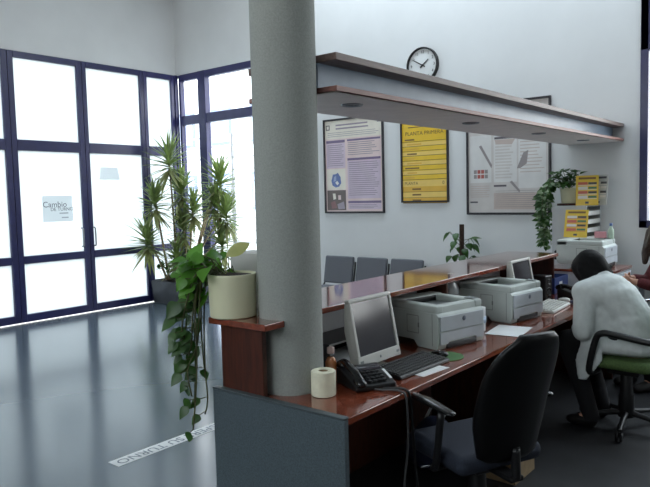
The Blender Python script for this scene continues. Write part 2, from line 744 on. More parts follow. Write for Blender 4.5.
wb(XL + 0.05, XL + 0.10, 0, GT)
wb(-7.95, -7.78, 0, GT, 0.02)
wb(WX1 - 0.08, WX1, 0, GT)
wb(XL + 0.10, WX1, GT - 0.10, GT, 0.01)
wb(XL + 0.10, WX1, 2.745, 2.885, 0.01)
wb(XL + 0.10, WX1, 0, 0.12)
f.build('frame', M_navy2, root)
for xa, xb in ((XL + 0.10, -7.95), (-7.78, WX1 - 0.08)):
    MB().box(xa + 7.2, xb + 7.2, 0.04, 0.048, 2.885, GT - 0.10).build('pane', M_clear, root)
    MB().box(xa + 7.2, xb + 7.2, 0.04, 0.048, 0.12, 2.745).build('pane', M_clear, root)

# --- window at the right
root = bpy.data.objects.new('window_7', None)
COL.objects.link(root)
root.location = (0.6, YB, 0)
struct(root)
f = MB()
for xa, xb, za, zb in ((RX0, RX0 + 0.07, RZ0, RZ1), (RX1 - 0.07, RX1, RZ0, RZ1), (RX0, RX1, RZ0, RZ0 + 0.07),
                       (RX0, RX1, RZ1 - 0.07, RZ1), (RX0, RX1, 2.86, 3.36), (-0.2, -0.1, RZ0, RZ1), (1.3, 1.4, RZ0, RZ1)):
    f.box(xa - 0.6, xb - 0.6, -0.03, 0.06, za, zb, 0.004, 1)
f.build('frame', M_navy, root)
for za, zb in ((RZ0 + 0.07, 2.86), (3.36, RZ1 - 0.07)):
    for xa, xb in ((RX0 + 0.07, -0.2), (-0.1, 1.3), (1.4, RX1 - 0.07)):
        MB().box(xa - 0.6, xb - 0.6, 0.02, 0.028, za, zb).build('pane', M_clear, root)

# --- outside
M_pave = mat('outside_paving', (176, 176, 172), 0.9, var=0.06, scale=1.5)
g = MB()
g.box(-60, XL - 0.14, -40, 60, -0.16, -0.10)
g.box(XL - 0.14, 40, YB + 0.2, 60, -0.16, -0.10)
struct(g.build('ground', M_pave))
t = thing('building', 'pale building with blue windows seen outside through the corner window', 'building', (-16, 19, -0.1))
MB().box(-9, 9, -0.2, 4, 0, 6.5).build('wall', mat('pale_render', (232, 234, 236), 0.9, var=0.03), t)
for i in range(7):
    for z in (1.2, 3.9):
        wf = MB().box(-7.6 + i * 2.3, -6.4 + i * 2.3, -0.26, -0.2, z, z + 1.5, 0.01).build('window_frame', mat('pale_blue_frame', (128, 142, 180), 0.5), t)
        MB().box(-7.5 + i * 2.3, -6.5 + i * 2.3, -0.28, -0.26, z + 0.1, z + 1.4).build('window_pane', mat('blue_pane', (176, 188, 214), 0.1), wf)
t = thing('metal_fence', 'grey metal fence of thin horizontal bars outside the corner window', 'fence', (-8.6, 9.4, -0.1))
f = MB()
for z in (0.5, 0.75, 1.0, 1.25, 1.5, 1.75, 2.0, 2.25, 2.5, 2.75, 2.95):
    f.box(-3.5, 2.6, -0.012, 0.012, z, z + 0.03)
f.build('rail', M_steel, t)
for i in range(4):
    MB().box(-3.5 + i * 2.0, -3.44 + i * 2.0, -0.03, 0.03, 0, 3.0).build('post', M_steel, t)

# ------------------------------------------------------------------ column
CX, CY, CR = -1.95, 2.14, 0.141
col = MB().lathe([(0, 0), (CR, 0), (CR, ZC), (0, ZC)], (CX, CY, 0), 56).build('column', M_column)
tag(col, 'thick round column in grey fabric rising through the near end of the desk', 'column')
cutter = MB().lathe([(0, -1), (CR + 0.003, -1), (CR + 0.003, ZC + 1), (0, ZC + 1)], (CX, CY, 0), 56).build('cutter', M_column)

# ------------------------------------------------------------------ overhead beam
BX0, BX1, BY0 = -2.31, -1.767, 2.277
t = thing('overhead_beam', 'long overhead beam with wooden edges running from column to back wall', 'beam', (-2.04, 4.5, 2.03))
y0, y1 = BY0 - 4.5, YB - 4.5 - 0.004
o = MB().box(BX0 + 2.04, BX1 + 2.04, y0, y1, 0.135, 0.168, 0.003, 1).build('top_board', M_beamwood, t)
bt = MB()
bt.box(BX0 + 2.04, BX1 + 2.04, y0, y1, 0.002, 0.026, 0.003, 1)
o = bt.build('edge_board', M_beamred, t)
MB().box(BX0 + 2.05, BX1 + 2.03, y0 + 0.005, y1, -0.002, 0.0015).build('soffit', M_beamunder, t)
MB().box(BX1 + 2.04 - 0.13, BX1 + 2.04 - 0.105, y0 + 0.002, y1, 0.026, 0.135).build('web', M_beamface, t)
MB().box(BX0 + 2.04 + 0.105, BX0 + 2.04 + 0.13, y0 + 0.002, y1, 0.026, 0.135).build('web', M_beamface, t)
for i, y in enumerate((2.66, 3.95, 5.12, 6.2)):
    d = MB()
    d.lathe([(0.035, -0.004), (0.052, -0.009), (0.056, -0.004), (0.056, -0.002)], (0.07, y - 4.5, 0), 24)
    dl = d.build('downlight', M_steel, t)
    MB().lathe([(0, -0.0035), (0.036, -0.0035), (0.036, -0.002), (0, -0.002)], (0.07, y - 4.5, 0), 20).build('lens', M_blackgloss, dl)

# ------------------------------------------------------------------ desk and counter
DX0, DX1, DY0, DY1, DZ = -2.20, -1.49, 1.935, 5.66, 0.73
t = thing('reception_desk', 'long polished red-brown desk with slate blue fabric end panel', 'desk', (-1.85, 3.8, 0))
ox, oy = 1.85, -3.8
wt = MB().box(DX0 + ox, DX1 + ox, DY0 + oy, DY1 + oy, DZ - 0.03, DZ, 0.004, 2).build('worktop', M_wood, t, smooth=0)
bpy.context.view_layer.update()
cut(wt, cutter)
MB().box(DX0 + ox - 0.02, DX1 + ox + 0.012, 1.905 + oy, 1.933 + oy, 0, DZ + 0.002, 0.004, 1).build('end_panel', M_panel, t)
MB().box(DX0 + ox - 0.02, DX1 + ox + 0.012, 1.903 + oy, 1.935 + oy, DZ + 0.002, DZ + 0.012, 0.003, 1).build('panel_cap', M_paneledge, t)
MB().box(DX0 + ox - 0.02, DX0 + ox, 1.934 + oy, DY1 + oy, 0, DZ - 0.03).build('modesty_panel', M_wooddark, t)  # dark wood colour stands in for the shade under the desk
for y in (3.62, DY1 - 0.03):
    MB().box(DX0 + ox + 0.1, DX1 + ox - 0.06, y + oy, y + 0.03 + oy, 0, DZ - 0.03, 0.003, 1).build('support_panel', M_wooddark, t)

KX0, KX1, KY0, KY1, KZ = -2.37, -1.93, 1.90, 5.45, 1.055
t = thing('service_counter', 'raised glossy brown customer counter along the hall side of the desk', 'counter', (-2.15, 3.8, DZ))
ox, oy, oz = 2.15, -3.8, -DZ
ct = MB()
ct.prism([(KX0 + 0.145 + ox, KY0 + oy), (KX1 + 0.055 + ox, KY0 + oy), (KX1 + 0.055 + ox, 2.10 + oy), (KX1 + ox, 2.22 + oy),
          (KX1 + ox, KY1 + oy), (KX0 + ox, KY1 + oy), (KX0 + ox, 2.16 + oy)], 'z', KZ - 0.028 + oz, KZ + oz, 0.003)
ct = ct.build('countertop', [M_woodtop], t, smooth=0)
bpy.context.view_layer.update()
cut(ct, cutter)
MB().box(-2.185 + ox, -1.93 + ox, 1.9352 + oy, 1.962 + oy, 0.0005, KZ - 0.028 + oz, 0.002, 1).build('side_panel', M_wooddark, t)
MB().box(-2.195 + ox, -2.177 + ox, 2.33 + oy, KY1 + oy, 0.001, KZ - 0.028 + oz, 0.001, 1).build('front_panel', mat('pale_laminate', (196, 196, 198), 0.5, var=0.03), t)
for y in (3.585, 4.84, 5.42):
    MB().box(-2.175 + ox, -1.96 + ox, y + oy, y + 0.02 + oy, 0.001, KZ - 0.028 + oz, 0.002, 1).build('bracket', M_wooddark, t)
bpy.data.objects.remove(cutter)

# ------------------------------------------------------------------ posters on the back wall


def poster(name, label, x0, x1, z0, z1, art, fr=0.022, cat='poster'):
    t = thing(name, label, cat, ((x0 + x1) / 2, YB, (z0 + z1) / 2))
    W, H = x1 - x0, z1 - z0
    f = MB()
    for a in ((-W / 2, W / 2, -H / 2, -H / 2 + fr), (-W / 2, W / 2, H / 2 - fr, H / 2),
              (-W / 2, -W / 2 + fr, -H / 2 + fr, H / 2 - fr), (W / 2 - fr, W / 2, -H / 2 + fr, H / 2 - fr)):
        f.box(a[0], a[1], -0.03, -0.002, a[2], a[3], 0.002, 1)
    f.build('frame', M_frameblk, t)
    mats = []
    p = MB()
    w, h = W - 2 * fr, H - 2 * fr

    def rect(u0, v0, u1, v1, m, lay=1):
        if m not in mats:
            mats.append(m)
        p.mi = mats.index(m)
        y = -0.012 - 0.0004 * lay
        xa, xb, za, zb = -w / 2 + u0 * w, -w / 2 + u1 * w, h / 2 - v1 * h, h / 2 - v0 * h
        p.quad((xa, y, za), (xb, y, za), (xb, y, zb), (xa, y, zb))

    def poly(pts, m, lay=2):
        if m not in mats:
            mats.append(m)
        y = -0.012 - 0.0004 * lay
        fc = p.bm.faces.new([p.bm.verts.new((-w / 2 + u * w, y, h / 2 - v * h)) for u, v in reversed(pts)])
        fc.material_index = mats.index(m)
    art(rect, poly, t, w, h)
    p.build('print', mats, t, smooth=0)
    return t


def rows(rect, u0, u1, v0, v1, n, m, lay=3, fill=0.35, ragged=0.25, rnd=random):
    dv = (v1 - v0) / n
    for i in range(n):
        e = u1 - (u1 - u0) * (rnd.random() * ragged)
        rect(u0, v0 + i * dv, e, v0 + i * dv + dv * fill, m, lay)


pp_cream = cm('poster_cream', (226, 218, 204))
pp_pink = cm('poster_pink', (222, 198, 196))
pp_lilac = cm('poster_lilac', (204, 184, 202))
pp_lilacd = cm('poster_violet_bar', (112, 94, 130))
pp_text = cm('poster_grey_text', (150, 136, 148))
pp_dark = cm('poster_dark_text', (92, 86, 92))
pp_photo = cm('poster_photo_brown', (88, 70, 66))
pp_blue = cm('poster_blue', (82, 104, 164))
pp_white = cm('poster_white', (228, 226, 222))
ry = (PI / 2, 0, 0)


def art1(rect, poly, t, w, h):
    rect(0, 0, 1, 1, pp_pink, 0)
    rect(0.0, 0.0, 1, 0.2, pp_cream)
    rect(0.02, 0.045, 0.09, 0.10, pp_dark, 2)
    rect(0.035, 0.055, 0.075, 0.09, pp_cream, 3)
    rows(rect, 0.2, 0.78, 0.045, 0.12, 2, pp_text, 2, 0.45, 0.1)
    rows(rect, 0.05, 0.95, 0.13, 0.19, 3, pp_text, 2, 0.25, 0.1)
    rect(0.92, 0.03, 0.97, 0.06, pp_text, 2)
    rect(0.02, 0.215, 0.36, 0.245, pp_lilacd, 2)
    rect(0.02, 0.25, 0.36, 0.52, pp_lilac, 2)
    rows(rect, 0.04, 0.34, 0.265, 0.51, 11, pp_text)
    rect(0.40, 0.215, 0.97, 0.235, pp_lilacd, 2)
    rows(rect, 0.41, 0.96, 0.25, 0.40, 7, pp_text)
    rect(0.40, 0.42, 0.97, 0.445, pp_lilacd, 2)
    rect(0.40, 0.45, 0.97, 0.86, pp_lilac, 2)
    rows(rect, 0.42, 0.95, 0.465, 0.84, 17, pp_text)
    rect(0.40, 0.885, 0.97, 0.91, pp_lilacd, 2)
    rect(0.40, 0.915, 0.97, 0.975, pp_lilac, 2)
    rows(rect, 0.42, 0.95, 0.925, 0.975, 3, pp_text)
    rect(0.02, 0.53, 0.36, 0.76, pp_cream, 2)
    poly([(0.10, 0.66), (0.13, 0.59), (0.19, 0.585), (0.22, 0.57), (0.27, 0.62), (0.28, 0.69), (0.24, 0.725), (0.18, 0.735), (0.12, 0.71)], pp_blue, 3)
    poly([(0.17, 0.68), (0.21, 0.66), (0.24, 0.69), (0.21, 0.71)], pp_white, 4)
    poly([(0.15, 0.62), (0.19, 0.60), (0.19, 0.66), (0.14, 0.67)], cm('poster_pale_blue', (150, 164, 200)), 4)
    rect(0.02, 0.765, 0.36, 0.985, pp_photo, 2)
    poly([(0.12, 0.80), (0.17, 0.80), (0.18, 0.86), (0.13, 0.87)], pp_cream, 3)
    poly([(0.22, 0.82), (0.27, 0.82), (0.27, 0.87), (0.22, 0.87)], pp_pink, 3)
    poly([(0.08, 0.90), (0.16, 0.88), (0.20, 0.96), (0.10, 0.97)], cm('poster_red_brown', (128, 80, 80)), 3)
    poly([(0.20, 0.92), (0.32, 0.89), (0.34, 0.97), (0.22, 0.975)], pp_text, 3)


poster('framed_poster', 'framed pink and lilac poster on back wall just right of the column', -5.475, -4.533, 1.346, 2.562, art1)

yy = cm('poster_yellow', (236, 196, 52))
yy2 = cm('poster_amber', (226, 178, 66))
yy3 = cm('poster_pale_amber', (240, 206, 110))
yt = cm('poster_brown_text', (126, 90, 44))


def art2(rect, poly, t, w, h):
    rect(0, 0, 1, 1, yy, 0)
    rect(0, 0, 1, 0.22, yy2)
    rows(rect, 0.14, 0.80, 0.20, 0.30, 3, yt, 2, 0.3, 0.35)
    rows(rect, 0.14, 0.80, 0.05, 0.18, 3, yt, 2, 0.3, 0.35)
    text('lettering', 'PLANTA PRIMERA', 0.062, yt, t, (0, -0.0135, h * (0.5 - 0.335)), ry, sx=1.05)
    v = 0.375
    n = 0
    for i in range(9):
        rect(0, v, 1, v + 0.036, yy3 if i % 2 else yy, 1)
        rect(0, v + 0.036, 1, v + 0.0405, yt, 2)
        rect(0.06 + 0.05 * (i % 2), v + 0.012, 0.28 + 0.16 * ((i * 7) % 4) / 3, v + 0.026, yy2 if i % 3 else yt, 3)
        v += 0.047
    rect(0, v, 1, v + 0.06, yy3, 1)
    text('lettering', 'PLANTA', 0.05, yt, t, (-0.18, -0.0135, h * (0.5 - v - 0.03)), ry)
    text('lettering', '0', 0.055, yt, t, (0.25, -0.0135, h * (0.5 - v - 0.03)), ry)
    v += 0.062
    for i in range(3):
        rect(0, v, 1, v + 0.05, yy3 if i % 2 else yy2, 1)
        rect(0, v + 0.05, 1, v + 0.054, yt, 2)
        rect(0.22, v + 0.016, 0.42, v + 0.032, yt, 3)
        v += 0.056


poster('framed_poster', 'yellow framed floor directory on back wall beneath the round clock', -4.285, -3.648, 1.471, 2.70, art2, 0.02)

p3a = cm('board_off_white', (206, 200, 196))
p3b = cm('board_white_sheet', (220, 218, 216))
p3c = cm('board_beige', (196, 180, 172))
p3d = cm('board_grey_shape', (150, 142, 142))
p3e = cm('board_red', (176, 92, 84))


def art3(rect, poly, t, w, h):
    rect(0, 0, 1, 1, p3a, 0)
    rect(0, 0.0, 0.32, 0.22, p3c)
    rect(0.02, 0.28, 0.30, 0.72, p3b, 1)
    rect(0.33, 0.2, 0.62, 0.72, p3b, 1)
    rect(0.64, 0.30, 0.97, 0.78, p3b, 1)
    rect(0.33, 0.82, 0.97, 0.97, p3c, 1)
    rows(rect, 0.35, 0.95, 0.80, 0.965, 9, p3d, 2, 0.18, 0.2)
    rows(rect, 0.35, 0.60, 0.36, 0.70, 12, p3a, 2, 0.5, 0.3)
    rows(rect, 0.66, 0.95, 0.36, 0.66, 10, p3c, 2, 0.25, 0.3)
    rect(0.34, 0.305, 0.56, 0.325, pp_dark, 2)
    rect(0.33, 0.745, 0.49, 0.762, pp_dark, 2)
    rect(0.02, 0.895, 0.12, 0.91, pp_dark, 2)
    poly([(0.34, 0.33), (0.60, 0.33), (0.56, 0.38), (0.36, 0.37)], p3c, 3)
    poly([(0.14, 0.38), (0.17, 0.37), (0.31, 0.56), (0.30, 0.59)], p3d, 3)
    poly([(0.62, 0.60), (0.70, 0.46), (0.76, 0.44), (0.74, 0.56), (0.66, 0.60)], p3d, 3)
    poly([(0.53, 0.72), (0.56, 0.71), (0.66, 0.80), (0.65, 0.82)], p3d, 3)
    poly([(0.62, 0.22), (0.74, 0.22), (0.72, 0.29), (0.66, 0.30)], p3d, 3)
    for i, m in enumerate((p3d, p3e, p3e, p3d)):
        rect(0.07 + i * 0.048, 0.60, 0.11 + i * 0.048, 0.68, m, 3)
    rect(0.07, 0.635, 0.26, 0.645, p3b, 4)
    rows(rect, 0.03, 0.28, 0.75, 0.87, 6, p3c, 2, 0.3, 0.2)


poster('notice_board', 'large grey and white framed board on back wall left of trailing plant', -3.42, -2.47, 1.327, 2.545, art3)

# ------------------------------------------------------------------ clock
t = thing('wall_clock', 'round black rimmed white wall clock above the yellow poster', 'clock', (-3.966, YB, 3.058))
R = 0.205
c = MB()
c.lathe([(R, -0.001), (R, -0.045), (R - 0.006, -0.05), (R - 0.018, -0.045), (R - 0.018, -0.001)], (0, 0, 0), 48, 'y')
c.build('rim', M_black, t)
MB().lathe([(0, -0.02), (R - 0.018, -0.02), (R - 0.018, -0.002), (0, -0.002)], (0, 0, 0), 48, 'y').build('dial', M_paper, t)
for i in range(12):
    a = PI / 2 - (i + 1) * PI / 6
    text('numeral', str(i + 1), 0.045, M_black, t, (0.15 * math.cos(a), -0.0212, 0.15 * math.sin(a)), ry)


def hand(nm, ang, L, wd, yy):
    a = math.radians(ang)
    m = MB()
    d = Vector((math.sin(a), 0, math.cos(a)))
    s = Vector((math.cos(a), 0, -math.sin(a)))
    m.prism([(-wd, -0.04), (wd, -0.04), (wd * 0.6, L), (-wd * 0.6, L)], 'y', yy, yy - 0.002,
            mtx=Matrix.Rotation(a, 4, 'Y'))
    m.build(nm, M_black, t)


hand('hour_hand', 52, 0.10, 0.009, -0.025)
hand('minute_hand', 300, 0.145, 0.007, -0.029)
MB().lathe([(0, -0.032), (0.012, -0.032), (0.012, -0.02), (0, -0.02)], (0, 0, 0), 16, 'y').build('pin', M_black, t)

# ------------------------------------------------------------------ notice and pale trapezoid on the glass doors, tape on the floor
rx = (PI / 2, 0, PI / 2)
M_notice = mix_glass('notice_paper', [
    ('ShaderNodeBsdfTranslucent', (0.85, 0.87, 0.88, 1), 0, 0),
    ('ShaderNodeBsdfDiffuse', (0.8, 0.81, 0.82, 1), 0, 0.3)])
t = thing('door_sheet', 'white paper notice taped inside the first glass door', 'notice', (XL + 0.0, 4.665, 1.49))
MB().box(-0.007, -0.005, -0.215, 0.215, -0.175, 0.175).build('sheet', M_notice, t)
M_ntxt = mat('notice_ink', (104, 104, 112), 0.8)
text('lettering', 'Cambio', 0.11, M_ntxt, t, (-0.0035, -0.04, 0.055), rx)
text('lettering', 'DE TURNO', 0.066, M_ntxt, t, (-0.0035, 0.06, -0.01), rx)
for ya, yb, z in ((0.02, 0.15, -0.07), (0.05, 0.15, -0.13)):
    MB().box(-0.005, -0.004, ya, yb, z, z + 0.014).build('fine_print', mat('faint_ink', (160, 162, 168), 0.8), t)
o = MB().prism([(-0.14, 0.09), (0.14, 0.09), (0.17, -0.09), (-0.17, -0.09)], 'x', -0.007, -0.005).build('door_sheet', M_notice, loc=(XL, 5.49, 1.975))  # thin pale trapezoid set against the door glass
tag(o, 'small pale trapezoid high on the second glass door', 'notice')

t = thing('floor_tape', 'white lettered strip stuck on the hall floor before the desk', 'floor sign', (-3.43, 3.15, 0))
MB().box(-0.055, 0.055, -1.0, 1.0, 0.0005, 0.002).build('strip', mat('white_tape', (226, 228, 228), 0.5, var=0.03), t)
text('lettering', 'ESPERE SU TURNO', 0.098, mat('tape_grey_ink', (112, 122, 132), 0.6), t, (0, -0.975, 0.0028), (0, 0, -PI / 2), 'RIGHT', sx=1.02)

# ------------------------------------------------------------------ waiting chairs


def waiting_chair(x):
    t = thing('waiting_chair', '', 'chair', (x, 6.18, 0), 0, 'waiting chairs along the back wall')
    b = MB()
    b.box(-0.215, 0.215, -0.022, 0.022, -0.17, 0.17, 0.02, 4, Matrix.Translation((0, 0.20, 0.66)) @ Matrix.Rotation(math.radians(-10), 4, 'X'))
    b.build('backrest', M_greyfab, t)
    b = MB()
    b.box(-0.2, 0.2, -0.012, 0.012, -0.16, 0.16, 0.01, 2, Matrix.Translation((0, 0.235, 0.66)) @ Matrix.Rotation(math.radians(-10), 4, 'X'))
    b.build('back_shell', M_black, t)
    MB().box(-0.22, 0.22, -0.26, 0.17, 0.42, 0.47, 0.02, 3).build('seat', M_greyfab, t)
    for s in (-1, 1):
        MB().tube(smoothpath([(s * 0.225, -0.24, 0.0), (s * 0.225, -0.22, 0.40), (s * 0.225, -0.15, 0.43), (s * 0.225, 0.12, 0.43)], 4), 0.011).build('leg', M_black, t)
        MB().tube(smoothpath([(s * 0.225, 0.30, 0.0), (s * 0.225, 0.18, 0.42), (s * 0.225, 0.20, 0.5), (s * 0.225, 0.25, 0.76)], 4), 0.011).build('leg', M_black, t)
    return t


wc = [waiting_chair(-4.985)]
for dx in (0.49, 0.98):
    q = copy_tree(wc[0])
    q.location = (-4.985 + dx, 6.18, 0)
    wc.append(q)
wc[0]['label'] = 'grey waiting chair beside the column, under the pink poster'
wc[1]['label'] = 'grey waiting chair in the middle of the row of three'
wc[2]['label'] = 'grey waiting chair at the yellow poster end of the row'

# ------------------------------------------------------------------ plants
rng = random.Random(11)


def rv(s=1.0):
    return Vector((rng.uniform(-s, s), rng.uniform(-s, s), rng.uniform(-s, s)))


# dracaena in the trough planter
t = thing('potted_dracaena', 'tall spiky dracaena in dark grey trough planter by the glass corner', 'plant', (-7.98, 6.33, 0))
p = MB()
p.prism([(-0.40, 0), (0.40, 0), (0.46, 0.33), (0.42, 0.35), (-0.42, 0.35), (-0.46, 0.33)], 'y', -0.24, 0.24, 0.008)
p.build('planter', M_planter, t)
MB().box(-0.39, 0.39, -0.21, 0.21, 0.30, 0.358).build('soil', M_soil, t)
heads = [((-0.10, -0.08, 2.22), 0.40), ((-0.06, 0.10, 1.78), 0.36), ((-0.16, -0.32, 1.62), 0.34), ((-0.22, -0.44, 1.05), 0.36),
         ((0.76, 0.16, 1.90), 0.36), ((0.95, 0.08, 1.42), 0.34), ((0.90, 0.02, 1.02), 0.32), ((0.02, 0.05, 1.22), 0.32),
         ((0.16, 0.14, 1.50), 0.30), ((0.10, -0.16, 0.80), 0.28), ((0.74, 0.05, 1.60), 0.30)]
st, lf, lf2 = MB(), MB(), MB()
roots = [(-0.12, 0.0), (0.0, 0.08), (-0.18, -0.1), (-0.2, -0.12), (0.15, 0.1), (0.18, 0.05), (0.2, 0.0), (0.02, 0.04), (0.08, 0.1), (0.1, -0.1), (0.17, 0.08)]
for (h, L), rtp in zip(heads, roots):
    h = Vector(h)
    a = Vector((rtp[0], rtp[1], 0.34))
    mid = a.lerp(h, 0.45) + Vector((rng.uniform(-.05, .05), rng.uniform(-.05, .05), 0.0)) - Vector((h.x - a.x, h.y - a.y, 0)) * 0.18
    st.tube(smoothpath([a, mid, h], 6), [0.02 - 0.008 * i / 12 for i in range(13)], 7)
    n = 78
    for i in range(n):
        az = i * 2.399 + rng.uniform(-.3, .3)
        f = i / n
        el = math.radians(78 - 125 * f + rng.uniform(-12, 12))
        d = Vector((math.cos(az) * math.cos(el), math.sin(az) * math.cos(el), math.sin(el)))
        base = h - Vector((0, 0, 0.26 * f))
        LL = L * rng.uniform(0.85, 1.25)
        tip = base + t.location + d * LL
        if tip.y > YB - 0.06:
            d.y -= (tip.y - YB + 0.08) / LL
        if (base + t.location + d * LL).x < XL + 0.1:
            d.x += (XL + 0.12 - (base + t.location + d * LL).x) / LL
        (lf2 if f > 0.72 else lf).leaf(base, d, Vector((0, 0, 1)) + rv(.2), LL, 0.05, droop=rng.uniform(0.05, 0.5), fold=0.35, kind='strap', n=5)
st.build('stem', M_stem, t)
lf.build('foliage', M_dragon, t, smooth=60)
lf2.build('foliage', M_dragonpale, t, smooth=60)['label'] = 'paler drooping lower blades'
# leafy underplanting of the trough
lu = MB()
for i in range(110):
    b = Vector((rng.uniform(-0.34, 0.42), rng.uniform(-0.2, 0.15), 0.36))
    tip = b + Vector((rng.uniform(-.12, .2), rng.uniform(-.12, .1), rng.uniform(0.08, 0.36)))
    d = (tip - b) + rv(.15)
    lu.tube([(b.x * .8, b.y * .8, 0.35), b.lerp(tip, .5), tip], 0.003, 5)
    lu.leaf(tip, d, Vector((0, 0, 1)) + rv(.4), rng.uniform(.08, .14), rng.uniform(.05, .08), 0.7)
lu.build('underplanting', M_pothosdark, t, smooth=60)

# pothos in the cream pot on the counter end
PX, PY = -2.15, 1.982
t = thing('potted_pothos', 'trailing pothos in cream pot on the counter end beside the column', 'plant', (PX, PY, KZ))
p = MB()
p.lathe([(0, 0), (0.098, 0), (0.103, 0.006), (0.107, 0.18), (0.107, 0.192), (0.100, 0.192), (0.098, 0.17), (0, 0.17)], (0, 0, 0), 40)
p.build('pot', M_cream, t)
MB().lathe([(0, 0.171), (0.097, 0.171), (0.097, 0.182), (0.06, 0.188), (0, 0.192)], (0, 0, 0), 32).build('soil', M_soil, t)
vines = [
    [(-.03, -.02, .18), (-.08, -.08, .22), (-.10, -.12, .13), (-.10, -.15, .00), (-.10, -.16, -.10), (-.10, -.18, -.16)],
    [(-.04, -.03, .18), (-.09, -.09, .21), (-.10, -.13, .08), (-.09, -.14, -.10), (-.09, -.15, -.28), (-.10, -.17, -.49)],
    [(-.05, -.02, .18), (-.11, -.06, .21), (-.11, -.09, .06), (-.10, -.10, -.15), (-.09, -.09, -.36), (-.10, -.10, -.44)],
    [(-.03, -.05, .18), (-.08, -.10, .19), (-.09, -.12, .03), (-.10, -.13, -.12), (-.11, -.18, -.22), (-.10, -.17, -.34)],
    [(-.05, .0, .18), (-.12, -.03, .22), (-.12, -.06, .08), (-.11, -.08, -.1), (-.11, -.08, -.25)],
    [(-.05, -.03, .18), (-.12, -.10, .24), (-.14, -.13, .16), (-.14, -.15, .02), (-.14, -.16, -.08)],
    [(-.05, -.03, .18), (-.10, -.03, .25), (-.15, -.05, .25), (-.19, -.08, .16), (-.20, -.10, .06)],
    [(-.04, -.05, .18), (-.08, -.13, .20), (-.10, -.17, .10), (-.11, -.20, -.02), (-.11, -.19, -.08)],
    [(-.04, -.03, .18), (-.10, -.09, .18), (-.12, -.12, -.02), (-.13, -.12, -.22), (-.12, -.14, -.38)],
]
vn, lv, ld = MB(), MB(), MB()
for vi, pts in enumerate(vines):
    path = smoothpath(pts, 6)
    vn.tube(path, 0.0035, 6)
    m = len(path)
    i = 3
    while i < m:
        q = path[i]
        f = i / m
        side = 1 if (i // 2) % 2 else -1
        out = Vector((-0.5 + rng.uniform(-.5, .3), -0.4 + 0.9 * side * rng.uniform(.3, 1), rng.uniform(-.2, .5) - f * 0.5))
        L = rng.uniform(0.07, 0.10) * (1.1 - 0.4 * f)
        stalk = q + out.normalized() * 0.035
        vn.tube([q, stalk], 0.002, 5)
        dl = Vector((out.x * .6, out.y * .8, -0.55 - .4 * f + rng.uniform(-.2, .3)))
        (lv if f < 0.35 else ld).leaf(stalk, dl, Vector((rng.uniform(.2, .9), -0.8, 0.7)), L, L * rng.uniform(.68, .8), rng.uniform(.2, .6), 0.2)
        i += rng.choice((2, 3, 3)) if f < 0.5 else rng.choice((3, 4, 4))
for i in range(34):
    b = Vector((rng.uniform(-.09, .01), rng.uniform(-.08, .03), 0.19))
    tip = b + Vector((rng.uniform(-.13, -.03), rng.uniform(-.11, .06), rng.uniform(-.10, .09)))
    vn.tube([b, b.lerp(tip, .5) + Vector((0, 0, .02)), tip], 0.0024, 5)
    L = rng.uniform(.07, .105)
    lv.leaf(tip, Vector((rng.uniform(-.8, .1), rng.uniform(-.9, .4), rng.uniform(-.6, .3))), Vector((rng.uniform(-.2, .8), -.6, .8)), L, L * .76, rng.uniform(.2, .7), 0.2)
vn.build('vine', M_vine, t)
lv.build('foliage', M_pothos, t, smooth=60)
ld.build('trailing_foliage', M_pothosdark, t, smooth=60)
s = MB()
s.tube(smoothpath([(-.02, -.02, .18), (-.025, -.01, .23), (-.025, -.005, .27)], 5), 0.003, 6)
s.leaf((-.025, -.005, .27), (0.62, 0.55, 0.42), (0.4, -0.9, 0.3), 0.115, 0.06, 0.1, 0.1, 'oval')
s.build('upright_leaf', M_paleleaf, t, smooth=60)['label'] = 'single pale upright leaf'

o = MB().box(-0.13, 0.13, -0.075, 0.075, 0, 0.262, 0.006, 2).build('storage_box', M_boxgrey, loc=(-2.235, 2.245, KZ), rot=(0, 0, 0))
tag(o, 'pale grey box on the counter behind the cream plant pot', 'box')

# plant on a moss pole near the wall
t = thing('potted_philodendron', 'small climbing plant on dark moss pole behind the counter', 'plant', (-3.3, 6.38, 0))
MB().lathe([(0, 0), (0.12, 0), (0.16, 0.36), (0.165, 0.38), (0.15, 0.38), (0.148, 0.35), (0, 0.35)], (0, 0, 0), 28).build('pot', M_planter, t)
MB().lathe([(0, 0.351), (0.147, 0.351), (0, 0.37)], (0, 0, 0), 24).build('soil', M_soil, t)
MB().tube([(0, 0, 0.36), (0, 0, 0.8), (0.003, 0, 1.235)], 0.026, 12).build('moss_pole', M_pole, t)
lv, vn = MB(), MB()
for i in range(34):
    z = rng.uniform(0.55, 1.08)
    az = rng.uniform(0, 2 * PI)
    b = Vector((0.026 * math.cos(az), 0.026 * math.sin(az), z))
    tip = b + Vector((math.cos(az) * rng.uniform(.05, .14) - 0.03, math.sin(az) * rng.uniform(.05, .14), rng.uniform(0, .1)))
    vn.tube([b, tip], 0.003, 5)
    lv.leaf(tip, Vector((math.cos(az), math.sin(az), -0.9)), Vector((math.cos(az) * .6, math.sin(az) * .6 - .4, 0.8)), rng.uniform(.09, .15), rng.uniform(.06, .09), 0.5)
b = Vector((0.03, 0, 0.85))
tip = Vector((0.10, -0.03, 1.08))
vn.tube(smoothpath([b, (0.09, -0.02, 1.0), tip], 4), 0.003, 5)
lv.leaf(tip, (1, -0.2, 0.12), (0, -0.3, 1), 0.17, 0.085, 0.1)
for i in range(8):
    az = i * 0.8
    lv.leaf((0.19, -0.02, 0.86), (math.cos(az), math.sin(az) * .6, 0.4), (0, 0, 1), 0.10, 0.07, 0.8)
vn.tube([(0.03, 0, 0.7), (0.12, -0.01, 0.8), (0.19, -0.02, 0.86)], 0.003, 5)
vn.build('stem', M_vine, t)
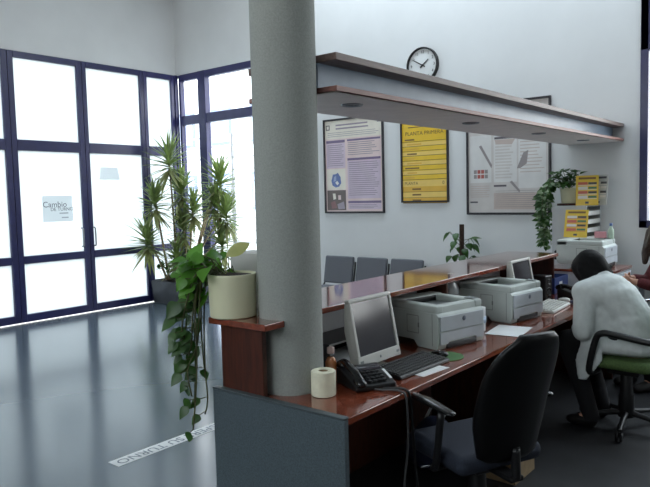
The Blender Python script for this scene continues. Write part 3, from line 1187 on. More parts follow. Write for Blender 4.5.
lv.build('foliage', M_pothosdark, t, smooth=60)

# ------------------------------------------------------------------ far end: cabinets


def box_thing(name, label, cat, loc):
    return thing(name, label, cat, loc)


t = thing('low_cabinet', 'white low cabinet with brown top under the farthest printer', 'cabinet', (-1.86, 6.0, 0.02))
MB().box(-0.28, 0.28, -0.25, 0.25, 0.03, 0.845, 0.004, 1).build('body', mat('white_laminate', (204, 208, 214), 0.45, var=0.02), t)
MB().box(-0.30, 0.30, -0.27, 0.27, 0.846, 0.87, 0.004, 2).build('top', M_wood, t)
MB().box(-0.27, 0.27, -0.24, 0.24, 0, 0.03).build('plinth', M_black, t)
for s in (-1, 1):
    d = MB().box(0.281, 0.297, s * 0.125 - 0.12, s * 0.125 + 0.12, 0.05, 0.83, 0.003, 1).build('door', mat('white_laminate_door', (200, 204, 210), 0.45, var=0.02), t)
    MB().tube([(0.297, s * 0.03, 0.5), (0.31, s * 0.03, 0.5), (0.31, s * 0.03, 0.6), (0.297, s * 0.03, 0.6)], 0.005).build('handle', M_steel, d)

t = thing('tray_cabinet', 'tall pale grey cabinet with stacked white trays on its side', 'cabinet', (-2.13, 6.53, 0))
b = MB()
b.box(-0.165, 0.155, -0.225, -0.205, 0, 1.425, 0.002, 1)
b.box(-0.165, 0.155, 0.205, 0.222, 0, 1.425, 0.002, 1)
b.box(-0.165, -0.147, -0.205, 0.205, 0, 1.425)
b.box(-0.147, 0.155, -0.205, 0.205, 1.41, 1.425)
b.box(-0.147, 0.155, -0.205, 0.205, 0, 0.02)
b.build('carcass', mat('cabinet_grey', (186, 188, 190), 0.5, var=0.02), t)
for i in range(17):
    z = 0.05 + i * 0.08
    m = MB()
    m.box(-0.14, 0.15, -0.2, 0.2, z, z + 0.006)
    m.box(-0.14, 0.15, -0.2, -0.19, z, z + 0.05)
    m.box(-0.14, 0.15, 0.19, 0.2, z, z + 0.05)
    m.box(0.150, 0.16, -0.2, 0.2, z, z + 0.042, 0.002, 1)
    d = m.build('tray', M_whiteplastic, t)
    MB().box(0.02, 0.14, -0.15, 0.15, z + 0.007, z + 0.012).build('paper_stack', M_paper, d)

# trailing plant on the cabinet
t = thing('potted_trailing_plant', 'bushy trailing plant in cream pot on top of the tall cabinet', 'plant', (-2.19, 6.5, 1.426))
MB().lathe([(0, 0), (0.12, 0), (0.122, 0.018), (0.10, 0.02), (0, 0.02)], (0, 0, 0), 28).build('saucer', M_wooddark, t)
MB().lathe([(0, 0.021), (0.078, 0.021), (0.092, 0.16), (0.092, 0.172), (0.084, 0.172), (0.082, 0.155), (0, 0.155)], (0, 0, 0), 32).build('pot', M_cream, t)
MB().lathe([(0, 0.156), (0.08, 0.156), (0, 0.172)], (0, 0, 0), 24).build('soil', M_soil, t)
lv, vn, lw = MB(), MB(), MB()
for i in range(120):
    az = rng.uniform(0, 2 * PI)
    rr = rng.uniform(0.02, 0.15)
    pz = 0.19 + rng.uniform(0, 0.18) * (1 - rr * 2.5)
    q = Vector((rr * math.cos(az) - .03, rr * math.sin(az) * .8 - .02, pz))
    d = Vector((math.cos(az), math.sin(az), rng.uniform(-.4, .6)))
    lv.leaf(q, d, Vector((math.cos(az) * .4, math.sin(az) * .4 - .3, 1)), rng.uniform(.05, .09), rng.uniform(.035, .055), rng.uniform(.3, .8))
    if i % 3 == 0:
        vn.tube([(0, 0, .16), q], 0.0022, 5)
for j in range(9):
    x0 = -0.175 - rng.uniform(0, .07)
    ys = rng.uniform(-0.24, 0.05)
    zb = rng.choice((-0.40, -0.36, -0.30, -0.24, -0.15))
    pts = smoothpath([(-.04, ys * .3, .17), (x0 * .7, ys * .8, .22), (x0, ys, .10), (x0 - .01, ys, -.1), (x0 + rng.uniform(-.03, .03), ys, zb)], 7)
    vn.tube(pts, 0.003, 5)
    for i in range(4, len(pts), 1):
        q = pts[i]
        for s in (-1, 1):
            if rng.random() < 0.22:
                continue
            d = Vector((s * rng.uniform(.4, 1), -0.5 + rng.uniform(-.3, .3), rng.uniform(-.8, .1)))
            (lv if rng.random() < .7 else lw).leaf(q + d.normalized() * .015, d, (rng.uniform(-.3, .5), -1, .6), rng.uniform(.04, .07), rng.uniform(.03, .045), .4)
vn.build('vine', M_vine, t)
lv.build('foliage', M_pothosdark, t, smooth=60)
lw.build('variegated_foliage', M_varieg, t, smooth=60)

# leaflet stands
fl_y = cm('leaflet_yellow', (232, 196, 66), 0.5, 0.1)
fl_y2 = cm('leaflet_pale_yellow', (236, 216, 120), 0.5, 0.1)
fl_r = cm('leaflet_red', (206, 110, 90), 0.5, 0.1)
fl_g = cm('leaflet_green', (74, 120, 92), 0.5, 0.1)
fl_d = cm('leaflet_dark', (70, 70, 78), 0.5, 0.1)
fl_w = cm('leaflet_white', (226, 220, 214), 0.5, 0.1)


def leaflet(label, loc, rz, w, h, tilt, pal, body, strip=True):
    t = thing('leaflet_stand', label, 'leaflet', loc, rz)
    R_ = Matrix.Rotation(-math.radians(tilt), 4, 'X')
    m = MB()
    mats = [body]
    m.box(-w / 2, w / 2, 0, 0.004, 0, h, mtx=R_)

    def rect(u0, v0, u1, v1, mm, lay):
        if mm not in mats:
            mats.append(mm)
        m.mi = mats.index(mm)
        y = -0.0005 * lay
        pts = [(-w / 2 + u0 * w, y, h * (1 - v1)), (-w / 2 + u1 * w, y, h * (1 - v1)), (-w / 2 + u1 * w, y, h * (1 - v0)), (-w / 2 + u0 * w, y, h * (1 - v0))]
        m.quad(*[R_ @ Vector(q) for q in pts])
    if strip:
        rect(0.12, 0.06, 0.88, 0.13, pal[0], 1)
        for i in range(4):
            v = 0.22 + i * 0.15
            rect(0.10, v, 0.52, v + 0.09, pal[1 + i % 2], 1)
            rect(0.55, v + 0.01, 0.92, v + 0.08, pal[3 + i % 2], 1)
            rect(0.10, v + 0.095, 0.92, v + 0.115, pal[2], 1)
        rect(0.42, 0.87, 0.58, 0.94, pal[3], 1)
    m.build('sheet', mats, t, smooth=0)
    q = MB()
    foot = math.tan(math.radians(tilt)) * h * 0.85 + 0.02
    q.prism([(0.006, 0), (foot, 0), (math.sin(math.radians(tilt)) * h * .8 + .006, math.cos(math.radians(tilt)) * h * .8)], 'x', -0.02, 0.02)
    q.build('easel_back', M_whiteplastic, t)
    return t


PZ3 = 0.872
leaflet('yellow printed leaflet propped on the cabinet top, right of plant pot', (-1.985, 6.36, 1.426), math.radians(14), 0.20, 0.285, 8, [yt, fl_r, fl_w, fl_d, fl_g], fl_y)
leaflet('pale printed leaflet behind the yellow one on cabinet top', (-1.925, 6.50, 1.426), math.radians(-18), 0.17, 0.29, 8, [fl_d, fl_w, fl_w, fl_d, fl_w], cm('leaflet_grey', (190, 192, 190), 0.5, 0.1))

# ------------------------------------------------------------------ printers


def make_printer(label, loc, rz):
    t = thing('laser_printer', label, 'printer', loc, rz, 'laser printers')
    W, D, H = 0.385, 0.41, 0.245
    hw, hd = W / 2, D / 2
    b = MB()
    # lower body with cut-away feet, side profile
    prof = [(-hd, 0.05), (-hd + 0.02, 0.035), (0.02, 0.035), (0.05, 0.0), (hd - 0.012, 0.0), (hd - 0.004, 0.03), (hd, 0.07), (hd - 0.004, H - 0.06), (hd - 0.02, H - 0.045),
            (-hd + 0.01, H - 0.045), (-hd, H - 0.06)]
    b.prism([(x, z) for x, z in prof], 'y', -hw, hw, 0.006)
    # raised rim around the output well
    b.box(-hd, hd - 0.015, -hw, -hw + 0.06, H - 0.05, H - 0.004, 0.012, 3)
    b.box(-hd, hd - 0.015, hw - 0.06, hw, H - 0.05, H - 0.004, 0.012, 3)
    b.box(-hd, -hd + 0.10, -hw, hw, H - 0.05, H, 0.012, 3)
    b.prism([(hd - 0.14, H - 0.052), (hd - 0.018, H - 0.052), (hd - 0.022, H - 0.012), (hd - 0.06, H - 0.006), (hd - 0.14, H - 0.03)], 'y', -hw + 0.04, hw - 0.04, 0.003)
    b.build('body', M_printer, t)
    MB().prism([(-hd + 0.10, H - 0.044), (hd - 0.14, H - 0.044), (hd - 0.14, H - 0.030), (-hd + 0.10, H - 0.041)], 'y', -hw + 0.062, hw - 0.062).build('output_tray', M_printergrey, t)
    MB().box(-hd + 0.095, -hd + 0.102, -hw + 0.065, hw - 0.065, H - 0.04, H - 0.008).build('paper_slot', M_black, t)
    # front door and paper drawer
    MB().box(hd - 0.002, hd + 0.006, -hw + 0.012, hw - 0.012, 0.10, H - 0.062, 0.004, 2).build('front_door', M_printerfront, t)
    d = MB()
    d.prism([(-hw + 0.012, 0.03), (-hw + 0.07, 0.03), (-hw + 0.085, 0.045), (hw - 0.085, 0.045), (hw - 0.07, 0.03), (hw - 0.012, 0.03), (hw - 0.012, 0.095), (-hw + 0.012, 0.095)], 'x', hd - 0.002, hd + 0.006)
    d.build('paper_drawer', M_printerfront, t)
    MB().box(hd - 0.014, hd + 0.0005, -hw + 0.07, hw - 0.07, 0.004, 0.036).build('drawer_recess', M_black, t)
    # round maker mark and its ring
    MB().lathe([(0, 0.0), (0.014, 0.0), (0.014, 0.0015), (0, 0.0015)], (hd + 0.006, 0.01, 0.155), 20, 'x').build('emblem', mat('emblem_blue_grey', (112, 120, 134), 0.35), t)
    # side hatch
    h = MB()
    x0, x1, z0, z1 = -0.03, 0.06, 0.075, 0.175
    for a in ((x0, x1, z0, z0 + .003), (x0, x1, z1 - .003, z1), (x0, x0 + .003, z0, z1), (x1 - .003, x1, z0, z1)):
        h.box(a[0], a[1], -hw - 0.0012, -hw + 0.001, a[2], a[3])
    h.box(x1 - 0.006, x1 + 0.004, -hw - 0.002, -hw + 0.001, 0.11, 0.135)
    h.build('side_hatch', M_printergrey, t)
    # side seam and rear bulge
    MB().box(hd - 0.045, hd - 0.042, -hw - 0.0012, -hw + 0.001, 0.02, H - 0.05).build('seam', M_printergrey, t)
    MB().box(-hd - 0.04, -hd + 0.004, -hw + 0.05, hw - 0.05, 0.06, H - 0.10, 0.012, 2).build('rear_cover', M_black, t)
    pn = MB().box(hd - 0.10, hd - 0.04, hw - 0.056, hw - 0.006, H - 0.006, H - 0.0, 0.002, 1).build('control_panel', M_printergrey, t)
    for i in range(2):
        MB().lathe([(0, 0), (0.007, 0), (0.007, 0.003), (0, 0.003)], (hd - 0.085 + 0.03 * i, hw - 0.03, H), 12).build('button', M_printerfront, pn)
    return t


pr = make_printer('putty grey laser printer nearest the black keyboard', (-1.885, 3.30, DZ + 0.001), math.radians(-13))
q = copy_tree(pr)
q.location = (-1.868, 4.17, DZ + 0.001)
q.rotation_euler = (0, 0, math.radians(-8))
q['label'] = 'putty grey laser printer in front of the far monitor'
q = copy_tree(pr)
q.location = (-1.875, 6.01, 0.892)
q.rotation_euler = (0, 0, 0)
q['label'] = 'putty grey laser printer on the low white cabinet'
leaflet('yellow printed leaflet standing on the farthest printer against the cabinet', (-2.025, 6.145, 0.892 + 0.246), 0, 0.21, 0.26, 14, [yt, fl_w, fl_r, fl_d, fl_g], fl_y)
o = MB().box(-0.05, 0.05, -0.03, 0.03, 0, 0.055, 0.003, 1).build('carton', cm('red_white_carton', (214, 150, 156), 0.6, 0), loc=(-1.80, 6.15, 1.1385), rot=(0, 0, 0.3))
tag(o, 'small pinkish carton on the back of the farthest printer', 'box')
b = MB()
b.lathe([(0, 0), (0.024, 0), (0.026, 0.006), (0.026, 0.07), (0.012, 0.095), (0.011, 0.11), (0, 0.11)], (0, 0, 0), 20)
t = thing('small_bottle', 'small pale green bottle standing at the corner of the farthest printer', 'bottle', (-1.715, 6.17, 1.1345))
b.build('body', mat('pale_green_plastic', (180, 200, 180), 0.4), t)
MB().lathe([(0, 0.111), (0.013, 0.111), (0.013, 0.135), (0, 0.135)], (0, 0, 0), 16).build('cap', mat('blue_cap', (96, 120, 170), 0.4), t)

# ------------------------------------------------------------------ monitors


def monitor(label, loc, rz, tilt=11):
    t = thing('monitor', label, 'monitor', loc, rz, 'flat monitors')
    b = MB()
    R_ = Matrix.Translation((0, 0, 0.035)) @ Matrix.Rotation(math.radians(-tilt), 4, 'Y')
    W, H = 0.345, 0.325
    for a in ((-W / 2, W / 2, 0, 0.05), (-W / 2, W / 2, H - 0.02, H), (-W / 2, -W / 2 + 0.02, 0.05, H - 0.02), (W / 2 - 0.02, W / 2, 0.05, H - 0.02)):
        b.box(-0.016, 0.012, a[0], a[1], a[2], a[3], 0.003, 1, R_)
    b.build('bezel', M_bezel, t)
    MB().box(-0.012, 0.006, -W / 2 + 0.019, W / 2 - 0.019, 0.049, H - 0.019, mtx=R_).build('screen', M_screen, t)
    MB().prism([(-0.0165, 0.008), (-0.05, 0.02), (-0.055, 0.18), (-0.03, H - 0.03), (-0.0165, H - 0.008)], 'y', -W / 2 + 0.01, W / 2 - 0.01, 0.004, R_).build('back_shell', M_bezel, t)
    n = MB()
    n.box(-0.10, -0.07, -0.05, 0.05, 0.008, 0.2, 0.008, 2)
    n.box(-0.08, -0.05, -0.05, 0.05, 0.12, 0.18, 0.006, 2)
    n.build('neck', M_bezel, t)
    MB().lathe([(0, 0), (0.098, 0), (0.098, 0.008), (0.075, 0.014), (0, 0.014)], (-0.065, 0, 0), 28).build('base', M_bezel, t)
    for s in (-1, 1):
        MB().box(0.0122, 0.0135, s * 0.15 - 0.012, s * 0.15 + 0.012, 0.018, 0.03, mtx=R_).build('button', M_printergrey, t)
    MB().lathe([(0, 0.0125), (0.007, 0.0125), (0.007, 0.0135), (0, 0.0135)], (0, 0, 0.025), 14, 'x').build('emblem', M_printergrey, t).matrix_local = R_
    return t


m1 = monitor('dark screened monitor with pale bezel beside the toilet roll end', (-1.795, 2.605, DZ + 0.001), math.radians(-1))
m2 = monitor('pale monitor partly hidden behind the second printer', (-1.84, 4.56, DZ + 0.001), math.radians(0))

# ------------------------------------------------------------------ keyboards, phones, mice


def keyboard(label, loc, rz, mb, mk):
    t = thing('keyboard', label, 'keyboard', loc, rz)
    b = MB()
    b.prism([(0.085, 0), (-0.085, 0), (-0.085, 0.03), (-0.06, 0.032), (0.08, 0.018), (0.085, 0.012)], 'y', -0.21, 0.21, 0.004)
    b.build('case', mb, t)
    k = MB()
    sl = math.atan2(0.014, 0.14)
    for r in range(6):
        x = -0.058 + r * 0.023 + (0.004 if r else -0.004)
        z = 0.032 - (x + 0.06) * 0.1
        for c_ in range(21):
            if c_ in (15, 18) and False:
                continue
            y = -0.197 + c_ * 0.0188 + (0.004 if c_ > 14 else 0) + (0.003 if c_ > 17 else 0)
            k.box(x - 0.009, x + 0.009, y - 0.0078, y + 0.0078, z - 0.002, z + 0.006, 0.002, 1)
    k.build('keys', mk, t)
    return t


keyboard('black keyboard on the desk before the dark screened monitor', (-1.67, 2.70, DZ + 0.001), math.radians(-3), M_black, M_key)
keyboard('white keyboard on the desk beside the second printer', (-1.70, 4.64, DZ + 0.001), math.radians(4), M_whiteplastic, mat('grey_white_keys', (190, 190, 184), 0.5))


def telephone(label, loc, rz):
    t = thing('telephone', label, 'telephone', loc, rz)
    b = MB()
    b.prism([(0.11, 0), (-0.10, 0), (-0.10, 0.065), (-0.07, 0.072), (0.11, 0.024)], 'y', -0.095, 0.105, 0.008)
    b.build('base', M_black, t)
    h = MB()
    h.tube(smoothpath([(0.105, -0.065, 0.045), (0.07, -0.065, 0.075), (0.0, -0.065, 0.095), (-0.07, -0.065, 0.105), (-0.105, -0.065, 0.09)], 5), 0.017, 12)
    h.hull([((0.10, -0.065, 0.05), (0.028, 0.026, 0.018)), ((0.08, -0.065, 0.058), (0.026, 0.026, 0.02))])
    h.hull([((-0.10, -0.065, 0.09), (0.028, 0.026, 0.02)), ((-0.08, -0.065, 0.092), (0.026, 0.026, 0.02))])
    for v in h.bm.verts:
        v.co.z -= 0.014
    h.build('handset', M_blackgloss, t)
    k = MB()
    for r in range(4):
        for c_ in range(4):
            x = 0.085 - r * 0.024
            z = 0.028 + (0.11 - x) * 0.289 - 0.002
            k.box(x - 0.008, x + 0.008, -0.015 + c_ * 0.024 - 0.009, -0.015 + c_ * 0.024 + 0.009, z, z + 0.008, 0.002, 1)
    k.build('keypad', M_key, t)
    sl = math.atan(0.289)
    MB().box(-0.045, -0.015, -0.03, 0.08, 0.0, 0.004, mtx=Matrix.Translation((-0.01, 0, 0.067)) @ Matrix.Rotation(sl, 4, 'Y') @ Matrix.Translation((0.03, 0, 0))).build('display', M_screen, t)
    MB().box(-0.03, 0.05, -0.006, 0.006, 0.0, 0.002, mtx=Matrix.Translation((0.04, 0.088, 0.0525)) @ Matrix.Rotation(sl, 4, 'Y')).build('label_strip', M_paper, t)
    return t


telephone('black desk telephone between the toilet roll and black keyboard', (-1.70, 2.345, DZ + 0.001), math.radians(-28))
telephone('black desk telephone by the woman in the white coat', (-1.72, 5.22, DZ + 0.001), math.radians(-10))


def mouse(label, loc, rz, m, m2_):
    t = thing('computer_mouse', label, 'mouse', loc, rz)
    b = MB()
    b.hull([((-0.02, 0, 0.014), (0.035, 0.03, 0.018)), ((0.025, 0, 0.010), (0.03, 0.027, 0.013))], 18)
    for v in b.bm.verts:
        v.co.z = max(v.co.z, 0.0)
    b.build('body', m, t, smooth=60)
    MB().box(-0.0, 0.02, -0.004, 0.004, 0.022, 0.031, 0.003, 2).build('wheel', m2_, t)
    return t


o = MB().lathe([(0, 0), (0.1, 0), (0.1, 0.003), (0, 0.003)], (0, 0, 0), 36).build('mouse_pad', mat('green_mouse_pad', (76, 120, 70), 0.7, var=0.05), loc=(-1.65, 2.985, DZ + 0.0005))
tag(o, 'round green mouse pad in front of the nearest printer', 'mouse pad')
mouse('black mouse on the round green pad', (-1.665, 2.965, DZ + 0.0045), math.radians(160), M_blackgloss, M_chrome)
mouse('white mouse on the desk by the blue glasses case', (-1.72, 4.98, DZ + 0.001), math.radians(150), M_whiteplastic, M_printergrey)
o = MB().hull([((-0.05, 0, 0.016), (0.03, 0.03, 0.016)), ((0.05, 0, 0.016), (0.03, 0.03, 0.016))], 16).build('glasses_case', mat('dark_blue_case', (40, 48, 74), 0.35), loc=(-1.575, 4.92, DZ + 0.001), rot=(0, 0, 0.4), smooth=60)
tag(o, 'small dark blue case at the desk edge near white coat', 'case')

# ------------------------------------------------------------------ small desk things
r_ = MB()
r_.lathe([(0.021, 0.0), (0.050, 0.0), (0.053, 0.003), (0.053, 0.103), (0.050, 0.106), (0.021, 0.106), (0.021, 0.0)], (0, 0, 0), 36)
t = thing('toilet_roll', 'white toilet paper roll standing by the column base', 'paper roll', (-1.753, 2.12, DZ + 0.001))
r_.build('paper', M_tissue, t)
MB().lathe([(0.0205, 0.001), (0.0205, 0.104), (0.019, 0.104), (0.019, 0.001), (0.0205, 0.001)], (0, 0, 0), 24).build('core', M_cardboard, t)

t = thing('glass_bottle', 'small bottle with orange liquid beside the column', 'bottle', (-1.852, 2.297, DZ + 0.001))
MB().lathe([(0, 0), (0.027, 0), (0.029, 0.005), (0.029, 0.09), (0.018, 0.115), (0.015, 0.13), (0, 0.13)], (0, 0, 0), 24).build('body', M_clear, t)
MB().lathe([(0, 0.003), (0.026, 0.003), (0.026, 0.089), (0.016, 0.112), (0, 0.112)], (0, 0, 0), 24).build('liquid', mat('orange_liquid', (196, 120, 70), 0.2), t)
MB().lathe([(0, 0.131), (0.017, 0.131), (0.017, 0.158), (0, 0.158)], (0, 0, 0), 18).build('cap', mat('pinkish_cap', (206, 180, 174), 0.4), t)

t = thing('clear_bottle', 'clear plastic bottle standing behind the nearest printer', 'bottle', (-2.05, 3.80, DZ + 0.001))
MB().lathe([(0, 0), (0.052, 0), (0.055, 0.006), (0.055, 0.225), (0.018, 0.29), (0.016, 0.30), (0, 0.30)], (0, 0, 0), 8).build('body', M_plastic_clear, t)
MB().lathe([(0, 0.301), (0.018, 0.301), (0.018, 0.325), (0, 0.325)], (0, 0, 0), 16).build('cap', M_whiteplastic, t)

t = thing('document_tray', 'black open document tray behind the nearest monitor', 'tray', (-2.06, 2.62, DZ + 0.001))
b = MB()
b.box(-0.11, 0.10, -0.2, 0.2, 0, 0.004)
b.box(-0.11, -0.105, -0.2, 0.2, 0.004, 0.13)
b.box(-0.105, 0.10, -0.2, -0.195, 0.004, 0.13)
b.box(-0.105, 0.10, 0.195, 0.2, 0.004, 0.13)
b.box(-0.105, 0.10, -0.195, 0.195, 0.126, 0.13)
b.build('shell', M_black, t)
MB().box(-0.09, 0.10, -0.18, 0.18, 0.005, 0.03).build('paper_stack', M_paper, t)
MB().box(0.1005, 0.103, -0.2, 0.2, 0.122, 0.131).build('front_lip', M_whiteplastic, t)

o = MB().box(-0.105, 0.105, -0.15, 0.15, 0, 0.003).build('paper_sheet', M_paper, loc=(-1.63, 3.755, DZ + 0.0005), rot=(0, 0, math.radians(8)))
tag(o, 'white paper sheet on the desk between the two printers', 'paper')
o = MB().box(-0.035, 0.035, -0.105, 0.105, 0, 0.002).build('paper_sheet', M_paper, loc=(-1.565, 2.70, DZ + 0.0005), rot=(0, 0, math.radians(-6)))
tag(o, 'narrow white paper strip at the desk edge before the black keyboard', 'paper')
t = thing('paper_pack', 'white upright paper pack between the two printers', 'paper pack', (-1.80, 3.66, DZ + 0.001), math.radians(-10))
MB().box(-0.05, 0.05, -0.03, 0.03, 0, 0.15, 0.004, 2).build('wrap', M_paper, t)
MB().box(-0.02, 0.052, -0.031, 0.031, 0.05, 0.09).build('band', mat('pale_blue_band', (176, 190, 210), 0.6), t)

t = thing('desk_box', 'blue open storage box on the desk in front of the white cabinet', 'box', (-2.035, 5.45, DZ + 0.001), 0)
b = MB()
for a in ((-.13, .13, -.16, -.154), (-.13, .13, .154, .16), (-.13, -.124, -.154, .154), (.124, .13, -.154, .154)):
    b.box(a[0], a[1], a[2], a[3], 0, 0.13, 0.002, 1)
b.box(-.124, .124, -.154, .154, 0, 0.005)
b.build('shell', mat('royal_blue_plastic', (44, 66, 120), 0.4), t)
MB().box(-.1, .1, -.12, .12, 0.006, 0.10, 0.003, 1).build('papers', mat('dark_blue_folder', (40, 48, 84), 0.5), t)
MB().box(.1302, .1312, -.05, .02, 0.05, 0.09).build('sticker', M_paper, t)
t = thing('black_speaker', 'black upright speaker between far monitor and blue box', 'speaker', (-1.90, 5.00, DZ + 0.001), math.radians(-10))
MB().box(-.06, .06, -.05, .05, 0, 0.19, 0.01, 3).build('body', M_black, t)
for z, r in ((0.06, 0.032), (0.14, 0.02)):
    MB().lathe([(0, 0.0), (r * .6, -0.004), (r, 0.004), (r + .004, 0.002), (r + .004, 0)], (0.0605, 0, z), 20, 'x').build('cone', M_blackgloss, t)

# cable from the telephone over the desk edge
path = smoothpath([(-1.66, 2.30, DZ + 0.008), (-1.58, 2.33, DZ + 0.007), (-1.50, 2.36, DZ + 0.008), (-1.477, 2.37, 0.70), (-1.478, 2.39, 0.55), (-1.47, 2.40, 0.35), (-1.45, 2.42, 0.18), (-1.38, 2.50, 0.02), (-1.30, 2.60, 0.008)], 6)
o = MB().tube(path, 0.006, 8).build('cable', M_black)
tag(o, 'black cable running from the telephone over the desk edge', 'cable')
path = smoothpath([(-1.67, 2.27, DZ + 0.008), (-1.58, 2.30, DZ + 0.007), (-1.50, 2.325, DZ + 0.008), (-1.474, 2.335, 0.70), (-1.48, 2.35, 0.5), (-1.49, 2.33, 0.3), (-1.52, 2.38, 0.02), (-1.6, 2.5, 0.008)], 6)
o = MB().tube(path, 0.005, 8).build('cable', mat('grey_cable', (70, 70, 72), 0.5))
tag(o, 'greyish cable hanging beside the black cable from desk edge', 'cable')

# ------------------------------------------------------------------ under the desk and on the floor
t = thing('cardboard_box', 'small cardboard box on the floor behind the black office chair', 'box', (-1.49, 3.41, 0.001), 0)
b = MB()
for a in ((-.10, .10, -.135, -.131), (-.10, .10, .131, .135), (-.10, -.096, -.131, .131), (.096, .10, -.131, .131)):
    b.box(a[0], a[1], a[2], a[3], 0, 0.35)
b.box(-.096, .096, -.131, .131, 0, 0.004)
b.build('shell', M_cardboard, t)
MB().box(-.13, -.1002, -.13, .13, 0.346, 0.35).build('flap', M_cardboard, t)
b = MB()
b.hull([((0, 0, 0.12), (0.16, 0.10, 0.12)), ((0.02, 0.02, 0.22), (0.10, 0.06, 0.09))], 18)
t = thing('carrier_bag', 'dark blue bag lying under the desk behind the near chair', 'bag', (-1.86, 3.2, 0.001), 0.5)
remeshed(b.build('sack', mat('dark_blue_bag', (42, 50, 76), 0.5, bump=0.6, bscale=18), t), 0.02, 2)
MB().tube(smoothpath([(0.05, -0.05, 0.28), (0.08, -0.05, 0.36), (0.02, 0.0, 0.38), (-0.03, 0.05, 0.28)], 5), 0.008).build('handle', M_paper, t)

# ------------------------------------------------------------------ office chairs


def chair_base(t, m=M_black):
    for i in range(5):
        a = 2 * PI * i / 5 + 0.5
        c_, s_ = math.cos(a), math.sin(a)
        l = MB()
        l.hull([((0.03 * c_, 0.03 * s_, 0.105), (0.022, 0.022, 0.02)), ((0.29 * c_, 0.29 * s_, 0.075), (0.016, 0.016, 0.012))], 10)
        leg = l.build('leg', m, t)
        w = MB()
        px, py = -s_, c_
        for s in (-1, 1):
            x, y = 0.295 * c_ + s * 0.013 * px, 0.295 * s_ + s * 0.013 * py
            w.tube([(x - 0.008 * px, y - 0.008 * py, 0.028), (x + 0.008 * px, y + 0.008 * py, 0.028)], 0.027, 16)
        w.tube([(0.295 * c_, 0.295 * s_, 0.028), (0.29 * c_, 0.29 * s_, 0.075)], 0.006, 8)
        w.build('caster', M_black, leg)
    MB().lathe([(0, 0.075), (0.05, 0.075), (0.048, 0.22), (0.042, 0.23), (0.038, 0.37), (0, 0.37)], (0, 0, 0), 20).build('gas_column', M_black, t)
    MB().box(-0.10, 0.10, -0.08, 0.08, 0.365, 0.405, 0.01, 2).build('mechanism', M_black, t)


def soft_box(w, d, h, bev, mtx=None):
    return MB().box(-d / 2, d / 2, -w / 2, w / 2, -h / 2, h / 2, bev, 5, mtx)


# black chair in the foreground (local +x is its front)
t = thing('office_chair', 'black high-backed office chair with blue seat in the foreground', 'chair', (-1.29, 2.62, 0.001), math.radians(155))
chair_base(t)
s = soft_box(0.45, 0.42, 0.085, 0.04, Matrix.Translation((0.03, 0, 0.45)))
s.build('seat', M_bluefab, t, smooth=60)
# shaped backrest
b = MB()
rows_ = []
NZ, NA = 12, 24
for i in range(NZ + 1):
    f = i / NZ
    z = 0.49 + 0.515 * f
    hw = 0.18 * math.sqrt(max(0.0, 1 - (max(0, f - 0.62) / 0.46) ** 2.2)) * (0.84 + 0.16 * min(1, f * 3.5))
    th = 0.042 * (0.55 + 0.45 * math.sin(PI * min(1, 0.12 + f * 0.95)))
    xc = -0.215 - 0.165 * f + 0.03 * math.sin(PI * f)
    ring = []
    for k in range(NA):
        a = 2 * PI * k / NA
        ca, sa = math.cos(a), math.sin(a)
        yv = hw * math.copysign(abs(ca) ** 0.55, ca)
        xv = th * math.copysign(abs(sa) ** 0.7, sa) + 0.05 * (yv / 0.215) ** 2
        ring.append(b.bm.verts.new((xc + xv, yv, z)))
    rows_.append(ring)
for i in range(NZ):
    for k in range(NA):
        b.bm.faces.new([rows_[i][k], rows_[i][(k + 1) % NA], rows_[i + 1][(k + 1) % NA], rows_[i + 1][k]])
for ring, z, xo in ((rows_[0], -0.02, 0.0), (rows_[-1], 0.02, 0)):
    cc = Vector((0, 0, 0))
    for v in ring:
        cc += v.co
    cc /= NA
    inner = [b.bm.verts.new(cc.lerp(v.co, 0.8) + Vector((0, 0, z))) for v in ring]
    for k in range(NA):
        b.bm.faces.new([ring[k], ring[(k + 1) % NA], inner[(k + 1) % NA], inner[k]])
    b.bm.faces.new(inner)
bmesh.ops.recalc_face_normals(b.bm, faces=list(b.bm.faces))
b.build('backrest', mat('black_leatherette', (9, 9, 10), 0.42, var=0.15, bump=0.05, bscale=200, spec=0.3), t, smooth=70)
MB().box(-0.26, 0.0, -0.035, 0.035, 0.385, 0.408, 0.006, 2).build('back_bar', M_black, t)
MB().tube(smoothpath([(-0.25, 0, 0.40), (-0.25, 0, 0.43), (-0.245, 0, 0.53)], 4), 0.02).build('back_bar', M_black, t)
for sd in (-1, 1):
    y = sd * 0.262
    a = MB()
    a.tube(smoothpath([(-0.02, sd * 0.18, 0.41), (-0.03, sd * 0.25, 0.415), (-0.06, y, 0.45), (-0.10, y, 0.68)], 5), 0.016)
    ar = a.build('armrest', M_black, t)
    pd = MB()
    pd.hull([((-0.16, y, 0.69), (0.025, 0.024, 0.010)), ((0.0, y, 0.702), (0.03, 0.026, 0.011)), ((0.18, y, 0.695), (0.025, 0.022, 0.010))], 14)
    pd.build('arm_pad', M_blackgloss, ar, smooth=60)
MB().tube([(0.0, 0.1, 0.40), (0.04, 0.27, 0.395)], 0.006).build('lever', M_chrome, t)

